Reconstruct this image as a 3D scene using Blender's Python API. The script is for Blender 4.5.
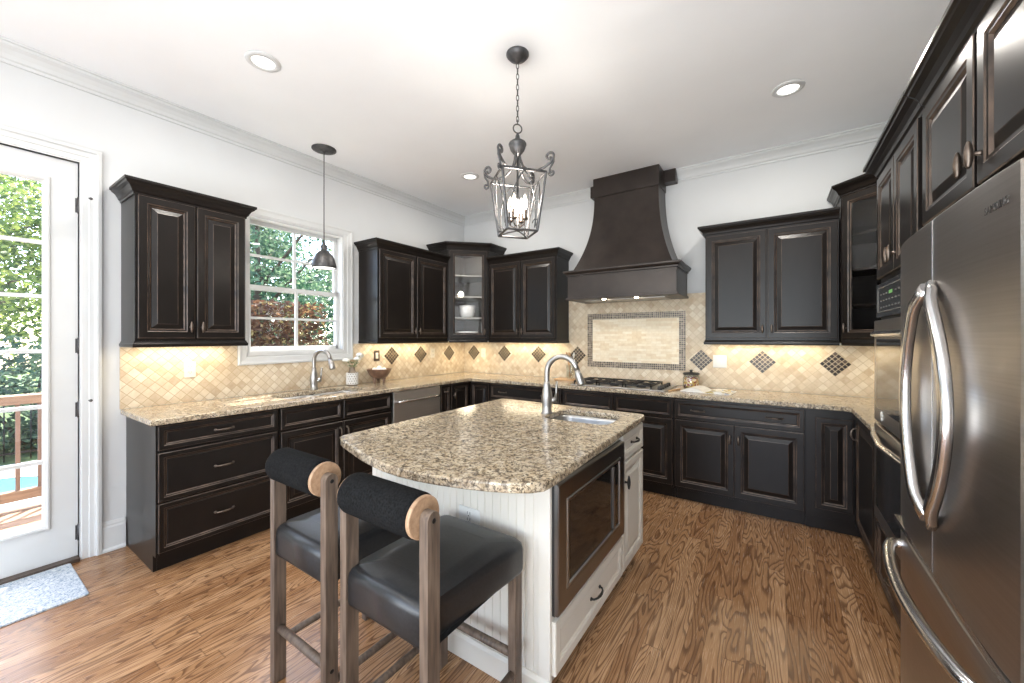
import bpy, bmesh, math, random
from mathutils import Vector, Matrix
random.seed(7)
for o in list(bpy.data.objects): bpy.data.objects.remove(o, do_unlink=True)
SC = bpy.context.scene
COL = SC.collection
R = math.radians

# ------------------------------------------------------------------ camera, world, sun, exposure
cam_d = bpy.data.cameras.new('camera'); cam = bpy.data.objects.new('camera', cam_d); COL.objects.link(cam)
cam.location = (3.6234, -4.1928, 1.3926); cam.rotation_euler = (R(90), 0, R(33.907))
cam_d.sensor_width = 36; cam_d.lens = 392.62 / 1024 * 36; cam_d.shift_y = -4.15 / 1024; cam_d.clip_start = 0.02
SC.camera = cam
w = bpy.data.worlds.new('sky'); SC.world = w; w.use_nodes = True
nt = w.node_tree; nt.nodes.clear()
sky = nt.nodes.new('ShaderNodeTexSky'); sky.sky_type = 'NISHITA'; sky.sun_disc = False
sky.sun_elevation = R(55); sky.sun_rotation = R(-80); sky.air_density = 0.8; sky.dust_density = 1.5
bg = nt.nodes.new('ShaderNodeBackground'); bg.inputs['Strength'].default_value = 1.4
out = nt.nodes.new('ShaderNodeOutputWorld')
nt.links.new(sky.outputs[0], bg.inputs[0]); nt.links.new(bg.outputs[0], out.inputs[0])
vs = SC.view_settings; vs.view_transform = 'Standard'; vs.look = 'None'; vs.gamma = 1; vs.use_curve_mapping = False
vs.exposure = -0.02

def light(name, kind, loc, energy, color=(1, 1, 1), rot=(0, 0, 0), size=None, size_y=None, spread=None, shape=None, angle=None):
    d = bpy.data.lights.new(name, kind); d.energy = energy; d.color = color
    o = bpy.data.objects.new(name, d); o.location = loc; o.rotation_euler = rot; COL.objects.link(o)
    if kind == 'AREA':
        d.shape = shape or ('RECTANGLE' if size_y else 'SQUARE'); d.size = size
        if size_y: d.size_y = size_y
        if spread: d.spread = spread
    elif kind == 'SUN': d.angle = angle or R(.6)
    elif size is not None: d.shadow_soft_size = size
    return o
sun_dir = Vector((math.cos(R(67)), -0.34, -math.sin(R(67))))
light('sun', 'SUN', (-6, -3, 9), 25.0, (1, .95, .86), sun_dir.to_track_quat('-Z', 'Y').to_euler(), angle=R(1.2))
# area lamps added at the unseen rear wall windows to brighten the room
for x, e in ((0.9, 8), (2.4, 26), (3.9, 36)):
    light('added_rear_fill', 'AREA', (x, -7.58, 1.55), e, (.98, .985, 1), (R(98), 0, 0), 1.15, 2.3)
light('added_ceiling_bounce_fill', 'AREA', (3.2, -5.6, .9), 145, (.88, .945, 1), (R(161), 0, R(-18)), 2.4)  # lamp without a fixture, added behind the camera to brighten the ceiling
# recessed can lamps; the last three are unseen, added behind the camera for light
CANS = [(1.07, -3.07), (3.69, -1.0), (1.016, -1.086), (3.69, -5.0), (1.07, -5.0), (2.4, -6.3)]
for x, y in CANS:
    light('can_lamp', 'AREA', (x, y, 3.022), 13, (1, .94, .86), (0, 0, 0), .12, shape='DISK')

# ------------------------------------------------------------------ node helpers / materials
def srgb(r, g, b):
    f = lambda c: (c / 255 / 12.92) if c / 255 <= .04045 else ((c / 255 + .055) / 1.055) ** 2.4
    return (f(r), f(g), f(b), 1)
class NT:
    def __init__(s, name):
        s.mat = bpy.data.materials.new(name); s.mat.use_nodes = True; s.t = s.mat.node_tree
        s.b = s.t.nodes['Principled BSDF']; s.out = s.t.nodes['Material Output']
    def n(s, kind, **kw):
        x = s.t.nodes.new('ShaderNode' + kind)
        for k, v in kw.items(): setattr(x, k, v)
        return x
    def l(s, a, b): s.t.links.new(a, b)
    def put(s, v, inp):
        if hasattr(v, 'is_output'): s.l(v, inp)
        else: inp.default_value = v
    def math(s, op, a, b=None, c=None):
        x = s.n('Math', operation=op); s.put(a, x.inputs[0])
        if b is not None: s.put(b, x.inputs[1])
        if c is not None: s.put(c, x.inputs[2])
        return x.outputs[0]
    def comb(s, x, y, z=0.0):
        c = s.n('CombineXYZ'); s.put(x, c.inputs[0]); s.put(y, c.inputs[1]); s.put(z, c.inputs[2]); return c.outputs[0]
    def pos(s):
        g = s.n('NewGeometry'); p = s.n('SeparateXYZ'); s.l(g.outputs['Position'], p.inputs[0]); return p.outputs
    def obj(s): return s.n('TexCoord').outputs['Object']
    def noise(s, vec, scale, detail=3, rough=.5, dist=0):
        x = s.n('TexNoise'); x.inputs['Scale'].default_value = scale; x.inputs['Detail'].default_value = detail
        x.inputs['Roughness'].default_value = rough; x.inputs['Distortion'].default_value = dist
        if vec is not None: s.l(vec, x.inputs['Vector'])
        return x
    def vor(s, vec, scale, feature='F1'):
        x = s.n('TexVoronoi', feature=feature); x.inputs['Scale'].default_value = scale
        if vec is not None: s.l(vec, x.inputs['Vector'])
        return x
    def ramp(s, fac, stops, interp='LINEAR'):
        x = s.n('ValToRGB'); x.color_ramp.interpolation = interp; e = x.color_ramp.elements
        while len(e) < len(stops): e.new(.5)
        for k, (p, c) in enumerate(stops): e[k].position = p; e[k].color = c if len(c) == 4 else (*c, 1)
        s.l(fac, x.inputs[0]); return x.outputs[0]
    def mix(s, fac, a, b, mode='MIX'):
        x = s.n('Mix', data_type='RGBA', blend_type=mode); s.put(fac, x.inputs[0]); s.put(a, x.inputs[6]); s.put(b, x.inputs[7]); return x.outputs[2]
    def bump(s, h, strength=.2, dist=.01):
        x = s.n('Bump'); x.inputs['Strength'].default_value = strength; x.inputs['Distance'].default_value = dist
        s.l(h, x.inputs['Height']); s.l(x.outputs[0], s.b.inputs['Normal'])
    def set(s, col=None, rough=None, metal=None, **kw):
        if col is not None: s.put(col, s.b.inputs['Base Color'])
        if rough is not None: s.put(rough, s.b.inputs['Roughness'])
        if metal is not None: s.put(metal, s.b.inputs['Metallic'])
        for k, v in kw.items(): s.put(v, s.b.inputs[k.replace('_', ' ')])
        return s
def noisy(name, c1, c2, rough, metal=0, scale=8, stretch=(1, 1, 1), bump=0, detail=3, **kw):
    m = NT(name); mp = m.n('Mapping'); mp.inputs['Scale'].default_value = stretch; m.l(m.obj(), mp.inputs[0])
    nz = m.noise(mp.outputs[0], scale, detail)
    m.set(m.ramp(nz.outputs[0], [(.3, c1), (.7, c2)]), rough, metal, **kw)
    if bump: m.bump(nz.outputs[0], bump, .002)
    return m.mat

M = {}
M['wall'] = noisy('wall_paint', srgb(211, 212, 212), srgb(216, 217, 217), .85, scale=2)
M['ceil'] = noisy('ceiling_paint', srgb(243, 244, 245), srgb(247, 248, 249), .9, scale=2)
M['trim'] = noisy('white_trim_paint', srgb(209, 210, 209), srgb(216, 217, 216), .45, scale=3)
M['bead'] = noisy('island_white_paint', srgb(214, 209, 198), srgb(222, 217, 207), .42, scale=3)
M['cab'] = noisy('espresso_cabinet', (.0105, .0083, .0073, 1), (.0132, .0102, .0088, 1), .29, scale=4, stretch=(4, 4, 1), Specular_IOR_Level=.26)
M['rub'] = noisy('rubbed_cabinet_edge', (.02, .014, .011, 1), (.125, .082, .058, 1), .36, scale=14)
M['cabin'] = noisy('cabinet_inside', srgb(150, 145, 138), srgb(160, 155, 148), .6, scale=3)
M['glaze'] = noisy('island_glaze_edge', srgb(200, 192, 178), srgb(214, 207, 194), .45, scale=10)
M['bronze'] = noisy('aged_bronze', (.11, .085, .068, 1), (.22, .175, .145, 1), .33, .9, scale=30)
M['iron'] = noisy('black_iron', (.018, .017, .017, 1), (.03, .028, .027, 1), .42, .5, scale=30)
M['lantern'] = noisy('lantern_iron', (.075, .075, .078, 1), (.13, .125, .125, 1), .45, .7, scale=40)
M['copper'] = noisy('hood_bronze', (.026, .0195, .017, 1), (.046, .035, .030, 1), .36, .3, scale=5)
M['steel'] = noisy('brushed_steel', (.43, .415, .40, 1), (.48, .465, .45, 1), .36, 1, scale=4, stretch=(1, 1, 80))
M['darksteel'] = noisy('dark_brushed_steel', (.25, .24, .23, 1), (.29, .28, .27, 1), .3, 1, scale=4, stretch=(1, 80, 1))
M['dwsteel'] = noisy('dishwasher_steel', (.60, .57, .54, 1), (.66, .63, .60, 1), .46, 1, scale=4, stretch=(1, 1, 60))
M['nickel'] = noisy('brushed_nickel', (.40, .385, .365, 1), (.47, .455, .44, 1), .34, 1, scale=30)
M['fridge'] = noisy('fridge_steel', (.40, .37, .345, 1), (.45, .42, .395, 1), .31, 1, scale=3, stretch=(1, 1, 60))
M['sinksteel'] = noisy('sink_steel', (.46, .46, .455, 1), (.54, .54, .53, 1), .34, 1, scale=30)
M['handle'] = noisy('polished_steel', (.66, .66, .67, 1), (.72, .72, .73, 1), .2, 1, scale=20)
M['blackgl'] = noisy('black_oven_glass', (.012, .011, .01, 1), (.016, .014, .013, 1), .06, scale=3)
M['black'] = noisy('black_plastic', (.012, .012, .012, 1), (.02, .02, .02, 1), .4, scale=10)
M['leather'] = noisy('black_leather', (.012, .0125, .0135, 1), (.02, .021, .023, 1), .36, scale=90, bump=.06)
M['boucle'] = noisy('charcoal_boucle', (.004, .004, .004, 1), (.014, .014, .0145, 1), 1, scale=150, bump=.45, Specular_IOR_Level=.08)
M['stoolwood'] = noisy('weathered_oak', srgb(76, 63, 54), srgb(118, 101, 87), .5, scale=9, stretch=(8, 8, .7), bump=.1)
M['discwood'] = noisy('pale_oak', srgb(148, 117, 90), srgb(178, 146, 116), .5, scale=9, stretch=(1, 8, 8))
M['board'] = noisy('cutting_board_wood', srgb(186, 146, 104), srgb(206, 168, 126), .5, scale=9, stretch=(1, 12, 8))
M['white'] = noisy('white_ceramic', srgb(238, 236, 232), srgb(244, 242, 238), .3, scale=4)
M['outlet'] = noisy('outlet_plastic', srgb(228, 220, 204), srgb(234, 226, 211), .4, scale=4)
M['outwhite'] = noisy('white_outlet_plastic', srgb(216, 216, 212), srgb(222, 222, 218), .4, scale=4)
M['vasein'] = noisy('vase_recess', srgb(132, 116, 98), srgb(156, 140, 120), .6, scale=10)
M['bowl'] = noisy('brown_glazed_clay', srgb(100, 74, 60), srgb(138, 106, 86), .32, scale=20)
M['cotton'] = noisy('white_cotton', srgb(240, 238, 236), srgb(250, 248, 246), .95, scale=60, bump=.5)
M['petal'] = noisy('white_petal', srgb(240, 238, 226), srgb(250, 249, 242), .7, scale=30)
M['stem'] = noisy('green_stem', srgb(70, 98, 52), srgb(104, 130, 76), .6, scale=20)
M['paper'] = noisy('page_paper', srgb(214, 210, 202), srgb(224, 221, 214), .8, scale=8)
M['spoonwood'] = noisy('spoon_wood', srgb(196, 150, 104), srgb(220, 180, 134), .6, scale=20)
M['deckwood'] = noisy('deck_wood', srgb(120, 92, 70), srgb(146, 116, 90), .7, scale=6, stretch=(8, .6, 8))
M['balwood'] = noisy('baluster_brown', srgb(104, 82, 68), srgb(124, 98, 82), .7, scale=6)
M['bark'] = noisy('tree_bark', srgb(66, 52, 42), srgb(96, 80, 66), .9, scale=10, stretch=(6, 6, 1), bump=.5)
M['lawn'] = noisy('lawn_grass', srgb(48, 70, 34), srgb(76, 96, 50), .95, scale=5, bump=.3)
M['concrete'] = noisy('pool_concrete', srgb(160, 156, 150), srgb(180, 176, 170), .8, scale=4)
M['poolshell'] = noisy('pool_plaster', srgb(28, 120, 140), srgb(48, 140, 158), .5, scale=2)
M['siding'] = noisy('house_siding', srgb(205, 200, 190), srgb(214, 208, 200), .8, scale=4)
M['thresh'] = noisy('dark_threshold', srgb(62, 50, 42), srgb(84, 70, 60), .4, scale=10)
M['rubber'] = noisy('seal_shadow_grey', srgb(70, 70, 70), srgb(80, 80, 80), .6, scale=10)

def leafmat(name, cols, rough=.55):
    m = NT(name); oi = m.n('NewGeometry'); c = m.ramp(oi.outputs['Random Per Island'], cols)
    m.set(c, rough); tr = m.n('BsdfTranslucent'); m.l(c, tr.inputs[0]); mx = m.n('MixShader'); mx.inputs[0].default_value = .5
    m.l(m.b.outputs[0], mx.inputs[1]); m.l(tr.outputs[0], mx.inputs[2]); m.l(mx.outputs[0], m.out.inputs[0]); return m.mat
M['leaf'] = leafmat('green_leaves', [(0, srgb(50, 80, 36)), (.5, srgb(100, 128, 58)), (1, srgb(186, 196, 106))])
M['leafd'] = leafmat('deep_green_leaves', [(0, srgb(42, 76, 56)), (.5, srgb(78, 112, 86)), (1, srgb(146, 168, 128))])
M['leafb'] = leafmat('copper_leaves', [(0, srgb(84, 56, 42)), (.6, srgb(118, 84, 62)), (.9, srgb(134, 104, 74)), (1, srgb(186, 170, 110))])

def glassmat(name, tint=(1, 1, 1, 1), gloss=.9):
    m = NT(name); tr = m.n('BsdfTransparent'); tr.inputs[0].default_value = tint
    gl = m.n('BsdfGlossy'); gl.inputs['Roughness'].default_value = .01; gl.inputs[0].default_value = (gloss, gloss, gloss, 1)
    fr = m.n('LayerWeight'); fr.inputs[0].default_value = .5; mx = m.n('MixShader')
    m.l(m.math('ADD', m.math('MULTIPLY', m.math('POWER', fr.outputs['Facing'], 4.0), .7), .045), mx.inputs[0]); m.l(tr.outputs[0], mx.inputs[1]); m.l(gl.outputs[0], mx.inputs[2]); m.l(mx.outputs[0], m.out.inputs[0]); return m.mat
M['glass'] = glassmat('window_glass')
M['jarglass'] = glassmat('jar_glass', (.93, .95, .95, 1))
def emit(name, col, s):
    m = NT(name); m.set((0, 0, 0, 1)); m.b.inputs['Emission Color'].default_value = (*col, 1); m.b.inputs['Emission Strength'].default_value = s; return m.mat
M['bulb'] = emit('warm_bulb', (1, .84, .62), 14)
M['can'] = emit('can_lens', (1, .97, .92), 2.2)
M['strip'] = emit('cabinet_strip', (1, .86, .6), 3)
M['digit'] = emit('green_digits', (.35, .8, .25), .5)
M['greyprint'] = noisy('grey_print', srgb(120, 118, 114), srgb(130, 128, 124), .5, scale=4)
M['logo'] = noisy('etched_logo', (.10, .095, .09, 1), (.12, .11, .105, 1), .4, .8, scale=8)

def granite():
    m = NT('speckled_granite'); p = m.obj()
    a = m.noise(p, 24, 6, .72, .8); b = m.vor(p, 85); c = m.noise(p, 48, 5, .7, 1.0); d = m.noise(p, 9, 3)
    base = m.ramp(a.outputs[0], [(.30, srgb(112, 96, 78)), (.43, srgb(176, 155, 124)), (.54, srgb(210, 194, 166)), (.70, srgb(228, 218, 200))])
    sp = m.ramp(b.outputs['Color'], [(.0, srgb(124, 108, 90)), (.5, srgb(198, 178, 148)), (1, srgb(232, 222, 204))])
    col = m.mix(.38, base, sp)
    dk = m.ramp(c.outputs[0], [(.43, (1, 1, 1, 1)), (.51, (0, 0, 0, 1))])
    col = m.mix(m.math('MULTIPLY', dk, .8), col, srgb(76, 64, 54))
    dk2 = m.ramp(m.noise(p, 110, 3, .65).outputs[0], [(.385, (1, 1, 1, 1)), (.44, (0, 0, 0, 1))])
    col = m.mix(m.math('MULTIPLY', dk2, .8), col, srgb(46, 40, 36))
    gr = m.ramp(d.outputs[0], [(.4, (0, 0, 0, 1)), (.65, (1, 1, 1, 1))])
    col = m.mix(m.math('MULTIPLY', gr, .25), col, srgb(140, 130, 118))
    m.set(col, .13); return m.mat
M['granite'] = granite()

def tiles(name, axis, size, rot, cols, grout, gw, mott=.25, bump=.25, rough=.5, bond=False, size2=None, local=False):
    m = NT(name); P = m.pos()
    if local: q_ = m.n('SeparateXYZ'); m.l(m.obj(), q_.inputs[0]); P = q_.outputs
    u = P[axis]; v = P[2]
    if rot:
        s = math.sqrt(.5); uu = m.math('MULTIPLY', m.math('ADD', u, v), s); vv = m.math('MULTIPLY', m.math('SUBTRACT', v, u), s); u, v = uu, vv
    U = m.math('DIVIDE', u, size); V = m.math('DIVIDE', v, size2 or size)
    if local and rot: U = m.math('ADD', U, .5); V = m.math('ADD', V, .5)
    fv = m.math('FLOOR', V)
    if bond: U = m.math('ADD', U, m.math('MULTIPLY', fv, .5))
    fu = m.math('FLOOR', U)
    wn = m.n('TexWhiteNoise', noise_dimensions='2D'); m.l(m.comb(fu, fv), wn.inputs['Vector'])
    col = m.ramp(wn.outputs['Value'], cols)
    g = m.n('NewGeometry'); nz = m.noise(g.outputs['Position'], 28, 5, .6)
    col = m.mix(mott, col, m.ramp(nz.outputs[0], [(.3, srgb(180, 158, 130)), (.7, srgb(240, 230, 212))]), 'MULTIPLY' if False else 'MIX')
    du = m.math('ABSOLUTE', m.math('SUBTRACT', m.math('FRACT', U), .5)); dv = m.math('ABSOLUTE', m.math('SUBTRACT', m.math('FRACT', V), .5))
    if size2: e = m.math('MAXIMUM', m.math('ADD', m.math('MULTIPLY', m.math('SUBTRACT', du, .5), size / size2), .5), dv)
    else: e = m.math('MAXIMUM', du, dv)
    gm = m.ramp(e, [(.5 - gw * 1.6, (0, 0, 0, 1)), (.5 - gw * .6, (1, 1, 1, 1))])
    m.set(m.mix(gm, col, grout), rough)
    h = m.math('SUBTRACT', m.math('MULTIPLY', nz.outputs[0], .25), gm); m.bump(h, bump, .003); return m.mat
TC = [(0, srgb(190, 164, 132)), (.2, srgb(210, 190, 160)), (.6, srgb(220, 203, 176)), (.85, srgb(230, 217, 195)), (1, srgb(200, 174, 140))]
M['tileL'] = tiles('travertine_left', 1, .0508, True, TC, srgb(186, 164, 130), .035)
M['tileB'] = tiles('travertine_back', 0, .0508, True, TC, srgb(196, 178, 146), .035)
M['tileP'] = tiles('travertine_panel', 0, .10, False, [(0, srgb(226, 204, 168)), (.5, srgb(236, 220, 190)), (1, srgb(242, 230, 206))], srgb(222, 204, 172), .03, bond=True, size2=.026)
MC = [(0, srgb(28, 22, 18)), (.5, srgb(46, 36, 30)), (.85, srgb(66, 54, 46)), (1, srgb(96, 82, 70))]
M['mosL'] = tiles('mosaic_left', 1, .0294, True, MC, srgb(186, 166, 136), .06, 0, .2, .3, local=True)
M['mosB'] = tiles('mosaic_back', 0, .0294, True, MC, srgb(198, 180, 150), .065, 0, .2, .3, local=True)
M['mosF'] = tiles('mosaic_frame', 0, .0207, False, [(0, srgb(58, 48, 42)), (.5, srgb(92, 80, 74)), (1, srgb(142, 128, 118))], srgb(200, 184, 156), .07, 0, .2, .3, local=True)

def woodfloor():
    m = NT('oak_floor'); P = m.pos(); W = .078
    px = m.math('DIVIDE', P[0], W); ix = m.math('FLOOR', px)
    w1 = m.n('TexWhiteNoise', noise_dimensions='1D'); m.l(ix, w1.inputs['W'])
    seg = m.math('ADD', m.math('DIVIDE', P[1], 1.15), m.math('MULTIPLY', w1.outputs['Value'], 7.3)); iy = m.math('FLOOR', seg)
    w2 = m.n('TexWhiteNoise', noise_dimensions='2D'); m.l(m.comb(ix, iy), w2.inputs['Vector']); r = w2.outputs['Value']
    gx = m.math('ADD', m.math('MULTIPLY', P[0], 8.5), m.math('MULTIPLY', r, 53.0)); gy = m.math('ADD', m.math('MULTIPLY', P[1], 1.05), m.math('MULTIPLY', r, 91.0))
    n1 = m.noise(m.comb(gx, gy), 1.0, 2, .45, .3)
    ring = m.math('FRACT', m.math('MULTIPLY', n1.outputs[0], 21.0))
    ringc = m.ramp(ring, [(0, (0, 0, 0, 1)), (.5, (.06, .06, .06, 1)), (.74, (.8, .8, .8, 1)), (.9, (1, 1, 1, 1)), (1, (0, 0, 0, 1))])
    n2 = m.noise(m.comb(m.math('MULTIPLY', P[0], 260.0), m.math('MULTIPLY', P[1], 9.0)), 1.0, 3, .6)
    base = m.ramp(r, [(0, srgb(148, 108, 73)), (.35, srgb(172, 131, 93)), (.7, srgb(194, 153, 114)), (1, srgb(158, 117, 81))])
    col = m.mix(m.math('MULTIPLY', ringc, .74), base, srgb(72, 43, 24))
    col = m.mix(m.math('MULTIPLY', m.ramp(n2.outputs[0], [(.4, (1, 1, 1, 1)), (.6, (0, 0, 0, 1))]), .28), col, srgb(96, 60, 36))
    fx = m.math('ABSOLUTE', m.math('SUBTRACT', m.math('FRACT', px), .5)); fy = m.math('ABSOLUTE', m.math('SUBTRACT', m.math('FRACT', seg), .5))
    gap = m.math('MAXIMUM', m.ramp(fx, [(.482, (0, 0, 0, 1)), (.5, (1, 1, 1, 1))]), m.ramp(fy, [(.4985, (0, 0, 0, 1)), (.5, (.6, .6, .6, 1))]))
    col = m.mix(m.math('MULTIPLY', gap, .7), col, srgb(52, 32, 20))
    m.set(col, m.math('ADD', m.math('MULTIPLY', n2.outputs[0], .12), .2))
    m.bump(m.math('SUBTRACT', m.math('MULTIPLY', ringc, -.2), gap), .12, .002); return m.mat
M['floor'] = woodfloor()
def rugmat():
    m = NT('blue_grey_rug'); p = m.obj(); n = m.noise(p, 60, 4, .7, 1.5)
    m.set(m.ramp(n.outputs[0], [(.36, srgb(108, 130, 152)), (.47, srgb(170, 182, 194)), (.62, srgb(212, 216, 218))]), .95); m.bump(n.outputs[0], .6, .004); return m.mat
M['rug'] = rugmat()
def candymat():
    m = NT('jar_sweets'); v = m.vor(m.obj(), 60)
    m.set(m.ramp(v.outputs['Color'], [(.0, srgb(150, 60, 60)), (.3, srgb(210, 170, 90)), (.55, srgb(226, 206, 180)), (.8, srgb(120, 70, 80)), (1, srgb(214, 190, 60))], 'CONSTANT'), .5); return m.mat
M['candy'] = candymat()
def pagemat():
    m = NT('printed_page'); n = m.vor(m.obj(), 26)
    m.set(m.ramp(n.outputs['Color'], [(0, srgb(218, 214, 204)), (.5, srgb(212, 208, 196)), (.55, srgb(170, 150, 90)), (.8, srgb(140, 148, 166)), (1, srgb(200, 186, 130))], 'CONSTANT'), .6); return m.mat
M['page'] = pagemat()
def watermat():
    m = NT('pool_water'); n = m.noise(m.obj(), 6, 3); m.set(srgb(110, 200, 214), .05, Alpha=.75); m.bump(n.outputs[0], .2, .02); return m.mat
M['water'] = watermat()

# ------------------------------------------------------------------ mesh builder
class MB:
    def __init__(s): s.v = []; s.f = []; s.m = []; s.s = []; s.T = Matrix()
    def add(s, pts): k = len(s.v); s.v += [tuple(s.T @ Vector(p)) for p in pts]; return list(range(k, k + len(pts)))
    def face(s, idx, m=0, sm=False): s.f.append(tuple(idx)); s.m.append(m); s.s.append(sm)
    def box(s, x0, y0, z0, x1, y1, z1, m=0):
        a = s.add([(x, y, z) for z in (z0, z1) for (x, y) in ((x0, y0), (x1, y0), (x1, y1), (x0, y1))])
        for q in ((3, 2, 1, 0), (4, 5, 6, 7), (0, 1, 5, 4), (1, 2, 6, 5), (2, 3, 7, 6), (3, 0, 4, 7)): s.face([a[i] for i in q], m)
        return s
    def loft(s, loops, m=0, sm=False, cap0=True, cap1=True, ms=None, closed=True):
        L = [s.add(l) for l in loops]; n = len(loops[0])
        for k in range(len(L) - 1):
            mm = ms[k] if ms else m
            for i in range(n if closed else n - 1):
                j = (i + 1) % n; s.face((L[k][i], L[k][j], L[k + 1][j], L[k + 1][i]), mm, sm)
        if cap0: s.face(L[0][::-1], m if not ms else ms[0])
        if cap1: s.face(L[-1], m if not ms else ms[-1])
        return s
    def prism(s, poly, z0, z1, m=0): return s.loft([[(x, y, z0) for x, y in poly], [(x, y, z1) for x, y in poly]], m)
    def extr(s, poly, axis, a, b, m=0):      # polygon in the plane perpendicular to axis, extruded from a to b
        f = {'x': lambda p, t: (t, p[0], p[1]), 'y': lambda p, t: (p[0], t, p[1])}[axis]
        return s.loft([[f(p, a) for p in poly], [f(p, b) for p in poly]], m)
    def lathe(s, prof, c=(0, 0, 0), n=24, m=0, axis='z', sm=True, caps=True):
        def P(r, h, a):
            if axis == 'z': return (c[0] + r * math.cos(a), c[1] + r * math.sin(a), c[2] + h)
            if axis == 'x': return (c[0] + h, c[1] + r * math.cos(a), c[2] + r * math.sin(a))
            return (c[0] + r * math.cos(a), c[1] + h, c[2] + r * math.sin(a))
        return s.loft([[P(max(r, 1e-4), h, 2 * math.pi * i / n) for i in range(n)] for r, h in prof], m, sm, caps, caps)
    def tube(s, pts, r, n=10, m=0, sm=True, flat=None, caps=True):
        pts = [Vector(p) for p in pts]; N = len(pts); rr = r if isinstance(r, (list, tuple)) else [r] * N
        up = None; loops = []
        for i in range(N):
            t = (pts[min(i + 1, N - 1)] - pts[max(i - 1, 0)]).normalized()
            if up is None:
                up = Vector((0, 0, 1)) if abs(t.z) < .9 else Vector((1, 0, 0))
            a = t.cross(up)
            if a.length < 1e-5: a = t.cross(Vector((0, 1, 0)))
            a.normalize(); b = a.cross(t).normalized(); up = b
            fx, fy = flat or (1, 1)
            loops.append([tuple(pts[i] + rr[i] * (fx * a * math.cos(2 * math.pi * k / n) + fy * b * math.sin(2 * math.pi * k / n))) for k in range(n)])
        return s.loft(loops, m, sm, caps, caps)
    def sweep(s, path, prof, m=0, ms=None, sm=False, side=1):   # profile (out, up) along a plan path; out is to the right of travel
        N = len(path); ns = []
        for i in range(N - 1):
            dx, dy = path[i + 1][0] - path[i][0], path[i + 1][1] - path[i][1]; l = math.hypot(dx, dy); ns.append((side * dy / l, -side * dx / l))
        loops = []
        for i in range(N):
            a = ns[max(i - 1, 0)]; b = ns[min(i, N - 2)]; k = 1 + a[0] * b[0] + a[1] * b[1]; n = ((a[0] + b[0]) / k, (a[1] + b[1]) / k)
            loops.append([(path[i][0] + n[0] * o, path[i][1] + n[1] * o, z) for o, z in prof])
        return s.loft(loops, m, sm)
    def rings(s, x0, z0, x1, z1, steps, ms=None, m=0, cap0=False, cap1=False):  # nested rectangles in an x-z plane: (inset, y)
        loops = [[(x0 + i, y, z0 + i), (x1 - i, y, z0 + i), (x1 - i, y, z1 - i), (x0 + i, y, z1 - i)] for i, y in steps]
        return s.loft(loops, m, False, cap0, cap1, ms)
    def build(s, name, mats, parent=None, bevel=0, seg=2, solid=0, sub=0, loc=None, rot=0):
        me = bpy.data.meshes.new(name); me.from_pydata(s.v, [], s.f)
        mats = mats if isinstance(mats, (list, tuple)) else [mats]
        for k in mats: me.materials.append(M[k] if isinstance(k, str) else k)
        for p, mi, sm in zip(me.polygons, s.m, s.s): p.material_index = mi; p.use_smooth = sm
        b = bmesh.new(); b.from_mesh(me); bmesh.ops.recalc_face_normals(b, faces=b.faces); b.to_mesh(me); b.free()
        o = bpy.data.objects.new(name, me); COL.objects.link(o)
        if parent: o.parent = parent
        if loc: o.location = loc
        if rot: o.rotation_euler[2] = rot
        if solid: k = o.modifiers.new('solid', 'SOLIDIFY'); k.thickness = solid; k.offset = 0
        if sub: k = o.modifiers.new('sub', 'SUBSURF'); k.levels = k.render_levels = sub
        if bevel: k = o.modifiers.new('bevel', 'BEVEL'); k.width = bevel; k.segments = seg; k.limit_method = 'ANGLE'; k.angle_limit = R(35)
        return o
def tag(o, label=None, cat=None, group=None, kind=None):
    for k, v in (('label', label), ('category', cat), ('group', group), ('kind', kind)):
        if v: o[k] = v
    return o
def thing(name, label, cat, loc=(0, 0, 0), rot=0, group=None):
    o = bpy.data.objects.new(name, None); o.empty_display_size = .1; COL.objects.link(o); o.location = loc; o.rotation_euler = (0, 0, rot)
    return tag(o, label, cat, group)
def struct(name, mb, mats, parent=None, **kw):
    o = mb.build(name, mats, parent, **kw)
    if not parent: o['kind'] = 'structure'
    return o
def copy_tree(o, parent=None):
    c = o.copy(); COL.objects.link(c)
    if parent: c.parent = parent
    for ch in [x for x in bpy.data.objects if x.parent == o]: copy_tree(ch, c)
    return c
def rrect(cx, cy, w, h, r, n=6):
    p = []
    for sx, sy, a0 in ((1, 1, 0), (-1, 1, 90), (-1, -1, 180), (1, -1, 270)):
        for k in range(n + 1):
            a = R(a0 + 90 * k / n); p.append((cx + sx * (w / 2 - r) + r * math.cos(a), cy + sy * (h / 2 - r) + r * math.sin(a)))
    return p
def slab(name, outer, holes, z0, z1, mats, parent=None, bevel=.006, loc=(0, 0, 0)):
    b = bmesh.new(); ed = []
    for loop in [outer] + holes:
        vs_ = [b.verts.new((x, y, z0)) for x, y in loop]
        ed += [b.edges.new((vs_[i], vs_[(i + 1) % len(vs_)])) for i in range(len(vs_))]
    g = bmesh.ops.triangle_fill(b, use_beauty=True, edges=ed)
    fs = [f for f in g['geom'] if isinstance(f, bmesh.types.BMFace)]
    ex = bmesh.ops.extrude_face_region(b, geom=fs)
    for v in ex['geom']:
        if isinstance(v, bmesh.types.BMVert): v.co.z = z1
    bmesh.ops.recalc_face_normals(b, faces=b.faces)
    me = bpy.data.meshes.new(name); b.to_mesh(me); b.free()
    for k in mats: me.materials.append(M[k])
    o = bpy.data.objects.new(name, me); COL.objects.link(o); o.location = loc
    if parent: o.parent = parent
    if bevel: k = o.modifiers.new('bevel', 'BEVEL'); k.width = bevel; k.segments = 3; k.limit_method = 'ANGLE'; k.angle_limit = R(50)
    return o
FL = Matrix.Rotation(R(90), 4, 'Z'); FR = Matrix.Rotation(R(-90), 4, 'Z')
XR = 4.70; H = 3.05; YB = -7.6

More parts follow.
